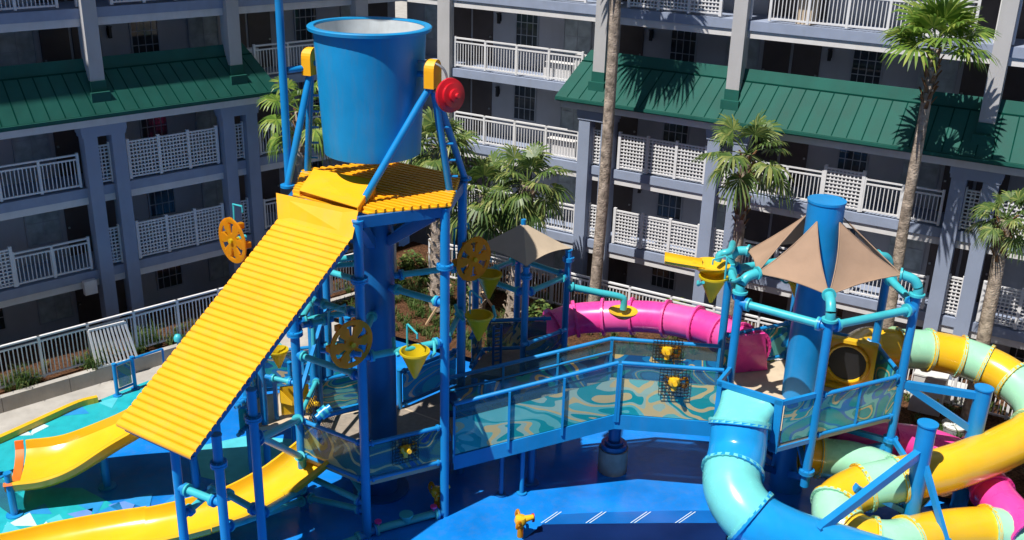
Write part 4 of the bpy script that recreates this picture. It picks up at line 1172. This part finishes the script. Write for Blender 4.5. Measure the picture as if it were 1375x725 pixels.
mb.beam(P3(HA[5], 3.2), P3(px(445, 545, ZL), 4.6), 0.09, 0.09); mb.beam(px(424, 562, 3.2), px(486, 545, 3.0), 0.08, 0.08); mb.build('brace', M_BLUE, RL)
crossbar(px(424, 562, 5.3), px(445, 545, 5.5), RL, 0.07); crossbar(P3(px(445, 545, ZL), 5.7), P3(HA[3], 5.7), RL, 0.07)

for (x0_, y0_, x1_, y1_, z_, r_) in ((424, 405, 480, 421, 6.0, 0.075), (405, 437, 448, 428, 5.6, 0.07), (356, 505, 400, 515, 3.3, 0.06), (430, 470, 486, 476, 5.2, 0.06)):
    crossbar(px(x0_, y0_, z_), px(x1_, y1_, z_), RL, r_)
for (x_, y_, zt_, r_) in ((437, 556, 6.4, 0.075), (462, 530, 4.2, 0.06), (338, 580, 2.7, 0.06), (392, 548, 2.9, 0.06)): post(px(x_, y_, ZL), 0, zt_, RL, r_, collars=[zt_-0.6])
nb = MB()
for i in range(9):
    p = px(334+i*2.6, 535-i*0.3, ZL); nb.cyl(P3(p, ZL), P3(p, ZL+0.75), 0.018, 6)
p, q = px(334, 535, ZL), px(355, 533, ZL); nb.cyl(P3(p, ZL+0.75), P3(q, ZL+0.75), 0.03, 8); nb.cyl(P3(p, ZL+0.05), P3(q, ZL+0.05), 0.03, 8); nb.build('bar_gate', M_BLUE, RL)
ng = MB(); a, b = P3(HA[4], ZL+0.1), P3(HA[4].lerp(HA[5], 0.55), ZL+0.1)
for i in range(10):
    c = a.lerp(b, i/9); ng.beam(c, c+V((0, 0, 1.1)), 0.016, 0.016)
    zz = 0.122*i; ng.beam(a+V((0, 0, zz)), b+V((0, 0, zz)), 0.016, 0.016)
ng.build('net_panel', M_BLACK, TA)
crossbar(P3(HA[4], 2.7), P3(HA[5], 2.7), TA, 0.06); crossbar(P3(HA[3], 3.6), P3(HA[4], 3.6), TA, 0.07); crossbar(P3(HA[2], 4.9), P3(HA[1], 4.9), TA, 0.07)
mb = MB(); mb.tube(cat([P3(HA[4], 5.2)+V((-0.1, -0.1, 0)), P3(HA[4], 5.2)+V((-0.1, -0.5, 0.05)), P3(HA[4], 5.2)+V((0.05, -0.6, -0.3)), P3(HA[4], 5.2)+V((0.05, -0.6, -1.6))], 6), 0.06, 10); mb.build('bent_pipe', M_TEAL, TA, smooth=40)

# small blue gate by the left pool
GT = thing('pool_gate', 'small blue framed gate with printed panel on the deck beside the left yellow slide', 'gate', px(170, 535, 0))
ga, gb = px(158, 532, 0), px(182, 522, 0)
for p in (ga, gb): post(p, 0, 1.1, GT, 0.06, foot=True)
mb = MB(); mb.cyl(P3(ga, 0.2), P3(gb, 0.2), 0.04, 8); mb.build('rail', M_BLUE, GT, smooth=40); mb = MB(); mb.cyl(P3(ga, 1.05), P3(gb, 1.05), 0.04, 8); gc_ = px(222, 506, 0); mb.cyl(P3(gb, 1.05), P3(gc_, 1.0), 0.04, 8); mb.cyl(P3(gc_, 1.0), P3(gc_, 0), 0.04, 8); mb.build('rail', M_BLUE, GT, smooth=40)
mb = MB(); mb.slab([P3(ga.lerp(gb, 0.15), 0.26), P3(ga.lerp(gb, 0.85), 0.26), P3(ga.lerp(gb, 0.85), 0.98), P3(ga.lerp(gb, 0.15), 0.98)], 0.015); mb.build('panel', M_ARTG, GT)


# ================================================================== SLIDES
def trough(pts, wd, depth, parent, m_, name='trough', th=0.05, n=10):
    mb = MB(); P = cat(pts, 8); k = len(P); sec = []
    for j in range(n+1):
        a = PI*j/n; sec.append((-math.cos(a)*wd/2, -math.sin(a)**0.7*depth))
    sec = [(-wd/2-0.06, 0.0)]+sec+[(wd/2+0.06, 0.0)]
    out = [(x*1.0+(0.045 if x > 0 else -0.045 if x < 0 else 0), z-th) for x, z in reversed(sec)]
    full = sec+out; m_n = len(full); vs = []
    for i, p in enumerate(P):
        d = P[min(i+1, k-1)]-P[max(i-1, 0)]; dh = V((d.x, d.y, 0)).normalized(); s = V((dh.y, -dh.x, 0))
        for x, z in full: vs.append(p+s*x+V((0, 0, z)))
    fs = [(i*m_n+j, i*m_n+(j+1) % m_n, (i+1)*m_n+(j+1) % m_n, (i+1)*m_n+j) for i in range(k-1) for j in range(m_n)]
    fs += [tuple(range(m_n)), tuple((k-1)*m_n+j for j in range(m_n-1, -1, -1))]
    mb.add(vs, fs); return mb.build(name, m_, parent, smooth=35)


SL = thing('open_slide', 'wide open yellow slide with orange lip ending in the left pool', 'water slide', px(60, 625, 0))
sp = [px(12, 620, 1.0), px(24, 618.5, 1.0), px(75, 611, 1.06), px(130, 588, 1.5), px(190, 553, 2.3), px(245, 522, 3.0), px(300, 500, 3.4)]
trough(sp[1:], 2.0, 0.5, SL, M_YSL)
trough([sp[0], sp[0].lerp(sp[1], 0.5), sp[1]], 2.02, 0.49, SL, M_ORANGE, 'lip')
for f in ((3, 3.0), (5, 3.4)):
    p = sp[f[0]]; post((p.x+0.1, p.y), 0, p.z-0.45, SL, 0.1, foot=True, name='leg')
pbse = px(20, 692, 0); post(pbse, 0, zat(636, pbse.x, pbse.y), SL, 0.09, foot=True, name='leg')
p2_ = px(-4, 640, 0); post(p2_, 0, zat(565, p2_.x, p2_.y), SL, 0.09, foot=True, name='leg')
mb = MB(); mb.slab([px(-40, 650, 0.3), px(14, 690, 0.05), px(12, 650, 0.95), px(-42, 612, 1.1)], 0.03); mb.build('splash_guard', M_CLEAR, SL)


def tube_seg(P, r, parent, m_, fl=True, n=24, name='tube_section', fh=0.07):
    mb = MB(); mb.tube(P, r, n, False)
    k = len(P)
    if fl:
        for e, d in ((P[0], P[1]-P[0]), (P[-1], P[-1]-P[-2])):
            d = d.normalized(); c = e
            mb.tube([c-d*0.035, c-d*0.0349, c+d*0.0349, c+d*0.035], [r, r+fh, r+fh, r], n, False)
            x_ = d.cross(V((0, 0, 1))); x_ = x_.normalized() if x_.length > 0.1 else V((1, 0, 0)); y_ = d.cross(x_)
            for j in range(26):
                a_ = 2*PI*j/26; q_ = c+(x_*math.cos(a_)+y_*math.sin(a_))*(r+fh*0.55); mb.beam(q_-d*0.048, q_+d*0.048, 0.017, 0.017)
    return mb.build(name, m_, parent, smooth=40)


def tube_slide(name, label, pts, r, mats, cuts, sub=12, fl=True, fh=0.07):
    P = cat(pts, sub); root = thing(name, label, 'water slide', (P[len(P)//2].x, P[len(P)//2].y, 0)); N = len(P)-1
    for i in range(len(cuts)-1):
        a, b = round(cuts[i]*N), round(cuts[i+1]*N)
        tube_seg(P[a:b+1], r, root, mats[i % len(mats)], fl, fh=fh)
    return root


# second yellow slide (tube then open run-out) under the splash roof
S2 = thing('open_slide', 'open yellow slide curving out from under the tower to the bottom left corner', 'water slide', px(250, 700, 0))
s2 = cat([px(440, 586, 1.95), px(408, 614, 1.65), px(365, 645, 1.35), px(310, 673, 1.1), px(250, 691, 0.95), px(200, 702, 0.85), px(150, 710, 0.75), px(80, 723, 0.65), px(10, 739, 0.6), px(-60, 753, 0.6)], 4)
trough(s2[:9], 1.22, 0.42, S2, M_YSL); trough(s2[8:15], 1.26, 0.42, S2, M_YSL); trough(s2[14:22], 1.30, 0.43, S2, M_YSL); trough(s2[21:], 1.40, 0.44, S2, M_YSL)
crossbar(px(425, 626, 0.75), px(300, 690, 0.2), S2, 0.08, fl=False, name='carrier_pipe'); crossbar(px(420, 640, 0.3), px(330, 700, 0.0), S2, 0.08, fl=False, name='carrier_pipe')

# front blue and aqua tube
nFo = nF if nF.y < 0 else -nF
fc = fpt(0.5, ZR+0.62)
T1p = [fc+nFo*0.05, fc+nFo*0.42+V((0, 0, -0.10)), px(990, 607, 2.75), px(983, 652, 2.3), px(1008, 694, 1.9), px(1062, 724, 1.5), px(1140, 748, 1.1), px(1230, 775, 0.8)]
T1 = tube_slide('tube_slide', 'large curving blue and aqua tube slide in front of the right tower', T1p[1:], 0.68, [M_AQUA, M_TBLUE, M_AQUA, M_TBLUE], [0, 0.02, 0.27, 0.50, 1.0])
mb = MB()
sq = [fpt(0.08, ZR+0.02)+nFo*0.03, fpt(0.90, ZR+0.02)+nFo*0.03, fpt(0.90, fz-0.14)+nFo*0.03, fpt(0.08, fz-0.14)+nFo*0.03]
P1_ = cat(T1p, 12); ce = T1p[1]; q_ = cat(T1p[1:], 12); dr = (q_[1]-q_[0]).normalized(); sx = V((-dr.y, dr.x, 0)).normalized(); sx = sx if sx.dot(dF) > 0 else -sx; sy = dr.cross(sx); sy = sy if sy.z > 0 else -sy
n = 28; vs = []; ring_ = []
for L_ in range(5):
    f = L_/4
    for j in range(n):
        a = 2*PI*j/n; cx, cy = math.cos(a), math.sin(a); kq = 1/max(abs(cx), abs(cy))
        sqp = fc*1.0+nFo*0.03; hw_ = (sq[1]-sq[0]).length/2; hh_ = (fz-0.16-ZR)/2; scn = (sq[0]+sq[2])/2
        A0 = scn+dF*(cx*kq*hw_)+V((0, 0, cy*kq*hh_)); B0 = ce+sx*cx*0.68+sy*cy*0.68
        vs.append(A0.lerp(B0, f))
mb.add(vs, [(i*n+j, i*n+(j+1) % n, (i+1)*n+(j+1) % n, (i+1)*n+j) for i in range(4) for j in range(n)])
mb.build('inlet', M_AQUA, T1, smooth=50)

# pink tube behind the bridge
T3 = tube_slide('tube_slide', 'bright pink tube slide arching behind the stair bridge', [px(1012, 470, 3.35), px(985, 455, 3.3), px(940, 437, 3.3), px(880, 426, 3.2), px(820, 425, 3.0), px(765, 430, 2.8), px(730, 449, 2.5), px(722, 480, 2.1), px(745, 505, 1.7), px(800, 515, 1.3)], 0.48, [M_PINK, M_PINKL], [0, 0.08, 0.16, 0.235, 0.31, 0.385, 0.46, 0.535, 0.61, 0.70, 0.80, 0.9, 1.0], fh=0.10)
mb = MB(); a, b = QB[5].lerp(QB[4], 0.12), QB[5].lerp(QB[4], 0.9)
mb.slab([px(985, 500, ZR+0.02), px(1030, 496, ZR+0.02), px(1027, 447, ZR+1.25), px(983, 452, ZR+1.25)], 0.05); mb.build('inlet_plate', M_PINK, T3)
mb = MB(); mb.cyl(px(1012, 470, 3.38)+V((-0.02, -0.06, 0)), px(1012, 470, 3.38)+V((-0.02, -0.05, 0)), 0.40, 20); mb.build('mouth_dark_disc', M_BLACK, T3)  # solid black disc painted in for the dark inside of the tube

# yellow and green tube on the right
T2p = [px(1143, 492, 3.45), px(1160, 468, 3.4), px(1195, 468, 3.35), px(1245, 470, 3.25), px(1300, 482, 3.1), px(1350, 505, 2.9), px(1388, 540, 2.6), px(1390, 575, 2.3), px(1345, 602, 2.05), px(1270, 630, 1.9), px(1200, 645, 1.7),
       px(1150, 658, 1.5), px(1122, 680, 1.3), px(1135, 712, 1.05), px(1190, 730, 0.9), px(1270, 715, 0.75), px(1340, 712, 0.65), px(1420, 730, 0.55)]
T2p[0] = px(1138, 487, ZR+0.74)+V((0.42, 0.91, 0))*0.1; T2p[1] = px(1163, 466, 3.4)
T2 = tube_slide('tube_slide', 'yellow and pale green striped tube slide looping on the right', T2p, 0.56, [M_YSL, M_GRN],
                [0, 0.125, 0.178, 0.222, 0.262, 0.308, 0.415, 0.585, 0.635, 0.70, 0.76, 0.805, 0.845, 0.93, 1.0], sub=14)
mc = px(1138, 487, ZR+0.74); nm = V((-0.42, -0.91, 0)).normalized(); um = V((0.91, -0.42, 0)).normalized(); um = um if um.x > 0 else -um
mb = MB(); Z_ = V((0, 0, 1)); mb.slab([mc-um*0.68-Z_*0.70, mc+um*0.68-Z_*0.70, mc+um*0.68+Z_*0.70, mc-um*0.68+Z_*0.70], 0.05)
for sg in (-1, 1):
    mb.beam(mc+um*0.66*sg-Z_*0.7+nm*0.1, mc+um*0.66*sg+Z_*0.7+nm*0.1, 0.09, 0.22, up=nm); mb.beam(mc-um*0.7+Z_*0.68*sg+nm*0.1, mc+um*0.7+Z_*0.68*sg+nm*0.1, 0.22, 0.09)
mb.tube([mc+(um*math.cos(k*PI/14)+Z_*math.sin(k*PI/14))*0.53+nm*0.05 for k in range(29)], 0.05, 8, False)
mb.build('mouth_frame', M_YSL, T2)
mb = MB(); mb.cyl(mc+nm*0.03, mc+nm*0.035, 0.51, 28); mb.build('mouth_dark_disc', M_BLACK, T2)  # black disc on the plate gives the mouth its inner darkness
T2b = tube_slide('tube_slide', 'shaded yellow and green tube section passing under the right tower deck', [px(1080, 610, 1.6), px(1105, 614, 1.55), px(1150, 620, 1.5), px(1200, 640, 1.3), px(1230, 670, 1.1)], 0.5, [M_YSL, M_GRN], [0, 0.2, 1.0])
T3b = tube_slide('tube_slide', 'lower pink tube slide running behind the right support masts', [px(1120, 580, 1.6), px(1180, 590, 1.5), px(1250, 600, 1.35), px(1310, 630, 1.15), px(1340, 672, 0.95), px(1385, 720, 0.8)], 0.5, [M_PINK], [0, 0.25, 0.5, 0.75, 1.0])


# ---------------- masts
def mast(foot, ytop, r, label, arms):
    zt_ = zat(ytop, foot.x, foot.y); root = thing('slide_support_mast', label, 'support mast', foot)
    mb = MB(); mb.cyl(V((foot.x, foot.y, -0.05)), V((foot.x, foot.y, zt_-0.04)), r, 22); mb.cyl((foot.x, foot.y, zt_-0.04), (foot.x, foot.y, zt_), r*1.12, 22); mb.build('mast_pole', M_BLUE, root, smooth=40)
    for (p, q, w_) in arms:
        mb = MB(); mb.beam(p, q, w_, w_*1.3); mb.beam(q+(q-p).normalized()*-0.02, q+(q-p).normalized()*0.05, w_*1.5, w_*1.8); mb.build('arm', M_BLUE, root)
    return root


m1 = px(1213, 735, 0); m2 = px(1285, 688, 0)
mx = lambda m_, y: V((m_.x, m_.y, zat(y, m_.x, m_.y)))
mast(m1, 568, 0.22, 'nearer tall blue mast with long sloping arm over the striped tubes', [(mx(m1, 605), px(1098, 712, 1.9), 0.17), (mx(m1, 610), px(1270, 725, 1.0), 0.11), (mx(m1, 690), px(1150, 655, 1.9), 0.1), (mx(m1, 640), px(1200, 590, 2.1), 0.1), (mx(m1, 700), px(1262, 740, 0.8), 0.12)])
mast(m2, 520, 0.21, 'farther blue mast braced to the deck corner of the right tower', [(mx(m2, 532), P3(QB[1], ZR+0.9), 0.14), (mx(m2, 580), P3(QB[1], ZR+0.95), 0.13)])

# ================================================================== WATER TOYS
def polar_plate(rings, wins, nseg=72, th=0.04):
    'round plate (axis +Y) with window openings: wins = (r index range, angle list)'
    mb = MB(); nr_ = len(rings)-1
    def solid(i, j):
        a = (j+0.5)*2*PI/nseg
        for (i0, i1, cnt, half) in wins:
            if i0 <= i < i1:
                ph = (a*cnt/(2*PI)) % 1
                if abs(ph-0.5) < half*(0.55+0.45*(i-i0)/max(1, i1-i0-1)): return False
        return True
    def pt_(i, j, y): a = j*2*PI/nseg; return V((rings[i]*math.cos(a), y, rings[i]*math.sin(a)))
    vs = []; fs = []
    for i in range(nr_):
        for j in range(nseg):
            if not solid(i, j): continue
            o = len(vs); vs += [pt_(i, j, -th/2), pt_(i+1, j, -th/2), pt_(i+1, j+1, -th/2), pt_(i, j+1, -th/2), pt_(i, j, th/2), pt_(i+1, j, th/2), pt_(i+1, j+1, th/2), pt_(i, j+1, th/2)]
            fs += [(o, o+1, o+2, o+3), (o+7, o+6, o+5, o+4)]
            if i == nr_-1 or not solid(i+1, j): fs.append((o+1, o+5, o+6, o+2))
            if i > 0 and not solid(i-1, j): fs.append((o+3, o+7, o+4, o))
            if not solid(i, (j+1) % nseg): fs.append((o+2, o+6, o+7, o+3))
            if not solid(i, (j-1) % nseg): fs.append((o, o+4, o+5, o+1))
    mb.add(vs, fs); return mb


def merge(ob):
    bm = bmesh.new(); bm.from_mesh(ob.data); bmesh.ops.remove_doubles(bm, verts=bm.verts, dist=0.0005); bm.to_mesh(ob.data); bm.free()


WG = 'spinning spray wheels on the towers'
W0 = thing('spray_wheel', 'sunlit yellow six slot spray wheel left of the splash roof', 'spray wheel', (0, 0, 0), WG)
wo = polar_plate([0.03, 0.12, 0.2, 0.27, 0.34, 0.41, 0.47, 0.54, 0.58], [(2, 6, 6, 0.245)]).build('wheel_disc', M_YWHEEL, W0); merge(wo)
mb = MB(); mb.cyl((0, -0.09, 0), (0, 0.2, 0), 0.06, 12); mb.build('hub', M_YCONE, W0, smooth=40)
for i in range(6):
    a = R(60*i); c = V((0.5*math.cos(a), 0.10, 0.5*math.sin(a))); mb = MB(); mb.box(c+V((-0.07, -0.09, -0.07)), c+V((0.07, 0.09, 0.07))); mb.build('paddle', M_YWHEEL, W0)
mb = MB(); mb.tube([(-0.35, 0.35, -0.1), (-0.35, 0.35, 0.8), (0.1, 0.32, 0.85), (0.1, 0.32, 0.7)], 0.03, 8); mb.cyl((0, 0.2, 0), (0, 0.42, 0), 0.07, 10); mb.build('spray_pipe', M_TEAL, W0, smooth=40)
def place(o, loc, az):
    o.location = loc; o.rotation_euler = (0, 0, az)
# plate normal is -Y turned by az
W1_ = dup(W0, label='amber spray wheel high on the right post of the bucket tower')
W2_ = dup(W0, label='amber spray wheel low in front of the thick column of the bucket tower')
place(W0, px(312, 323, 5.9), R(-42)); place(W1_, px(636, 348, 6.3), R(45)); place(W2_, px(472, 462, 5.45), R(45)); W0.scale = (1.1, 1, 1.1)

C0 = thing('cone_bucket', 'sunlit yellow cone bucket hanging from the teal pipe between the front posts', 'cone bucket', (0, 0, 0), 'yellow tipping cone buckets')
mb = MB(); mb.lathe([(0.0, -0.52), (0.04, -0.52), (0.33, 0.13), (0.36, 0.15), (0.36, 0.2), (0.32, 0.2), (0.30, 0.12), (0.0, -0.40)], (0, 0, 0), 28); mb.build('cone', M_YCONE, C0, smooth=40)
mb = MB(); mb.tube([(-0.38, 0.0, 0.05), (-0.5, 0.2, 0.12), (-0.55, 0.45, 0.3)], 0.045, 8); mb.build('hanger', M_TEAL, C0, smooth=40); mb = MB(); mb.tube([(0.38, 0.0, 0.05), (0.45, 0.2, 0.05), (0.42, 0.45, 0.22)], 0.04, 8); mb.build('hanger', M_TEAL, C0, smooth=40)
mb = MB(); mb.tube([(-0.2, 0.25, 0.1), (-0.2, 0.25, 0.75), (-0.18, 0.2, 0.78), (0.06, 0.02, 0.62), (0.06, 0.02, 0.5)], 0.025, 8); mb.build('spout', M_TEAL, C0, smooth=40)
for x, y, z, az, lb in ((643, 432, 4.9, 10, 'yellow cone bucket beside the right post of the bucket tower'), (651, 382, 5.3, 30, 'shaded olive looking cone bucket directly below the high amber wheel'), (957, 380, 6.2, 190, 'yellow cone bucket under the yellow water tray of the right tower'), (374, 476, 3.6, 60, 'small yellow cone bucket at the right edge of the splash roof'), (1072, 386, 5.6, 120, 'yellow cone bucket peeking out below the brown sails')):
    k = dup(C0, label=lb); place(k, px(x, y, z), R(az))
    if 'small' in lb or 'peeking' in lb: k.scale = (0.75, 0.75, 0.75)
    if 'olive' in lb: k.location = px(x, y, z)+V((0.1, 0.3, 0))
place(C0, px(557, 481, 4.85), 0)

# yellow tray, bowl
TY = thing('water_tray', 'yellow open water tray with round bowl left of the brown sails', 'water tray', px(940, 352, 6.6))
trough([px(893, 343, 6.75), px(915, 347, 6.7), px(945, 352, 6.62)], 0.42, 0.16, TY, M_YSL, 'channel', 0.03)
c = px(955, 356, 6.55); mb = MB(); mb.lathe([(0, -0.22), (0.25, -0.2), (0.45, -0.03), (0.47, 0.04), (0.42, 0.04), (0.22, -0.1), (0, -0.12)], c, 28); mb.build('bowl', M_YSL, TY, smooth=50)
mb = MB(); mb.tube(cat([P3(QB[4], ZP[4]+0.1), P3(QB[4], ZP[4]+0.6), c+V((0.45, 0.1, 0.35)), c+V((0.2, 0, 0.3)), c+V((0.15, 0, 0.12))], 6), 0.09, 12); mb.build('feed_pipe', M_TEAL, TY, smooth=40)
mb = MB(); mb.cyl(c+V((0, 0, -0.2)), P3(QB[4], ZP[4]-0.1), 0.05, 8); mb.build('bracket', M_TEAL, TY, smooth=40)

WS = thing('water_spout', 'teal bent spout pouring over a yellow bowl above the pink slide', 'water spout', px(800, 390, 4.3))
pa = P3(UR_, zat(384, UR_.x, UR_.y)); pb_ = pplane(838, 400, pa, V((0.1, -1, 0)).normalized())
mb = MB(); mb.tube(cat([pa, pa.lerp(pb_, 0.5), pb_+V((-0.12, 0, 0.03)), pb_+V((0, 0, -0.1)), pb_+V((0, 0, -0.35))], 6), 0.10, 12); flange(mb, pa.lerp(pb_, 0.08), pb_-pa, 0.15); mb.build('pipe', M_TEAL, WS, smooth=40)
c = pb_+V((0, 0, -0.42)); mb = MB(); mb.lathe([(0, -0.2), (0.2, -0.17), (0.4, -0.02), (0.42, 0.03), (0.37, 0.03), (0.18, -0.09), (0, -0.1)], c, 28); mb.build('bowl', M_YSL, WS, smooth=50)


def cannon(label, c, az, scale=1.0, net=True):
    root = thing('water_cannon', label, 'water cannon', (0, 0, 0), 'yellow water cannons')
    mb = MB(); mb.cyl((0, 0, -0.2), (0, 0, 0.0), 0.07, 12); mb.lathe([(0, -0.1), (0.12, -0.06), (0.15, 0.03), (0.12, 0.12), (0, 0.15)], (0, 0, 0), 16)
    mb.tube([(0, 0.05, 0.02), (0, -0.12, 0.06), (0, -0.3, 0.1)], [0.09, 0.08, 0.055], 12); mb.build('body', M_YSL, root, smooth=40)
    mb = MB(); mb.tube(cat([(0.1, 0, 0.04), (0.26, 0.02, 0.12), (0.3, 0.05, 0.0), (0.26, 0.02, -0.12), (0.1, 0, -0.06)], 5), 0.035, 8); mb.build('handle', M_YWHEEL, root, smooth=40); mb = MB(); mb.tube(cat([(-0.1, 0, 0.04), (-0.2, 0.1, 0.1), (-0.2, 0.12, -0.04), (-0.1, 0, -0.06)], 5), 0.03, 8); mb.build('handle', M_YWHEEL, root, smooth=40)
    if net:
        mb = MB()
        for i in range(9):
            t = -0.34+0.085*i; mb.beam((t, -0.02, -0.34), (t, -0.02, 0.34), 0.014, 0.014, up=(0, 1, 0)); mb.beam((-0.34, -0.035, t), (0.34, -0.035, t), 0.014, 0.014)
        mb.build('net', M_BLACK, root)
    place(root, c, R(az)); root.scale = (scale,)*3
    return root


bd = B_.lerp(D_, 0.54); cannon('yellow water cannon in a black net window on the near side of the bridge landing', V((bd.x, bd.y-0.06, ZR+0.72)), -5, 1.1)
bd = B2.lerp(D2, 0.52); cannon('yellow water cannon in a black net window on the far side of the bridge landing', V((bd.x, bd.y-0.06, ZR+0.9)), -5, 1.1)
bd = HA[0].lerp(HA[1], 0.5); cannon('shaded water cannon in a net window on the front panel of the bucket tower', V((bd.x, bd.y-0.05, ZL+0.75)), 28)
bd = px(416, 543, ZL+0.6); cannon('amber water cannon on the deck left of the thick column', bd, 60, 1.1, False)
cannon('amber ground water cannon in the shade under the bridge start', px(587, 662, 0.55), 120, 1.15, False)
cannon('amber ground water cannon with red valve in the dark pool under the bridge', px(699, 700, 0.45), 100, 1.1, False)
for o_ in [o for o in bpy.data.objects if o.get('category') == 'water cannon' and 'ground' in o['label']]:
    mb = MB(); z_ = o_.location.z; gz = 0
    mb.cyl((0, 0, gz-z_), (0, 0, -0.15), 0.07, 12); mb.build('stand', M_YWHEEL, o_, smooth=40, loc=(0, 0, 0))
    if 'red' in o_['label']:
        mb = MB(); mb.cyl((0.1, -0.28, 0), (0.1, -0.33, 0), 0.1, 12); mb.build('valve', M_RED, o_, smooth=40, loc=(0, 0, 0))

# small teal nozzle post by the fence
ts = px(239, 455, 0.9); o = thing('nozzle_post', 'small teal nozzle head poking up by the left fence', 'nozzle', (ts.x, ts.y, 0.3))
mb = MB(); mb.cyl((ts.x, ts.y, 0.3), (ts.x, ts.y, 0.9), 0.05, 8); mb.lathe([(0, 0.78), (0.13, 0.84), (0.14, 0.95), (0.09, 1.05), (0, 1.08)], (ts.x, ts.y, 0), 14); mb.build('head', M_TEAL, o, smooth=50)

# ================================================================== UTILITY YARD on the right
u0 = px(1248, 552, 0); u1 = px(1225, 556, 0)
def cabinet(name, label, c, sx, sy, sz, az, m_=M_UTIL, lid=True):
    root = thing(name, label, 'cabinet', (c.x, c.y, 0)); rot = Matrix.Rotation(az, 3, 'Z')
    mb = MB(); mb.box((-sx/2, -sy/2, 0), (sx/2, sy/2, sz)); 
    for i in range(len(mb.v)): mb.v[i] = V((c.x, c.y, 0))+rot @ mb.v[i]
    mb.build('cabinet_body', m_, root)
    mb = MB(); mb.box((-sx/2-0.02, -sy/2-0.02, sz), (sx/2+0.02, sy/2+0.02, sz+0.05))
    for i in range(len(mb.v)): mb.v[i] = V((c.x, c.y, 0))+rot @ mb.v[i]
    mb.build('cabinet_lid', m_, root)
    mb = MB(); mb.box((sx/2-0.14, -sy/2-0.03, sz*0.5), (sx/2-0.08, -sy/2-0.002, sz*0.66))
    for i in range(len(mb.v)): mb.v[i] = V((c.x, c.y, 0))+rot @ mb.v[i]
    mb.build('latch', M_YCONE, root)
cabinet('pump_cabinet', 'tall white equipment cabinet behind the right tower panel', px(1238, 570, 0), 0.9, 0.7, 1.75, AA)
cabinet('pump_cabinet', 'lower white equipment cabinet between the tall cabinet and the farther mast', px(1276, 560, 0), 1.0, 0.8, 1.0, AA)
dc = px(1276, 598, 0); o = thing('chlorine_drum', 'grey lidded drum standing beside the farther blue mast', 'drum', (dc.x, dc.y, 0))
mb = MB(); mb.lathe([(0.30, 0), (0.33, 0.1), (0.34, 0.6), (0.33, 0.68)], (dc.x, dc.y, 0), 24, close=True); mb.build('drum_body', M_GREYP, o, smooth=40)
mb = MB(); mb.lathe([(0.35, 0.66), (0.36, 0.72), (0.30, 0.76), (0.15, 0.75)], (dc.x, dc.y, 0), 24, close=True); mb.build('drum_lid', M_UTIL, o, smooth=40)
for i, (x, y, lb) in enumerate(((1352, 545, 'steel filter tank under the striped tube at the right edge'), (1362, 585, 'lower steel filter tank below the striped tube at the right edge'))):
    tc_ = px(x, y+15, 0); o = thing('filter_tank', lb, 'filter tank', (tc_.x, tc_.y, 0))
    mb = MB(); mb.lathe([(0.25, 0), (0.27, 0.05), (0.27, 0.6), (0.2, 0.75), (0.06, 0.8)], (tc_.x, tc_.y, 0), 20, close=True); mb.build('tank_body', M_STEEL, o, smooth=40)
    mb = MB(); mb.cyl((tc_.x, tc_.y, 0.8), (tc_.x, tc_.y, 0.95), 0.05, 8); mb.cyl((tc_.x-0.3, tc_.y, 0.93), (tc_.x+0.3, tc_.y, 0.93), 0.035, 8); mb.build('valve_pipe', M_GREYP, o, smooth=40)
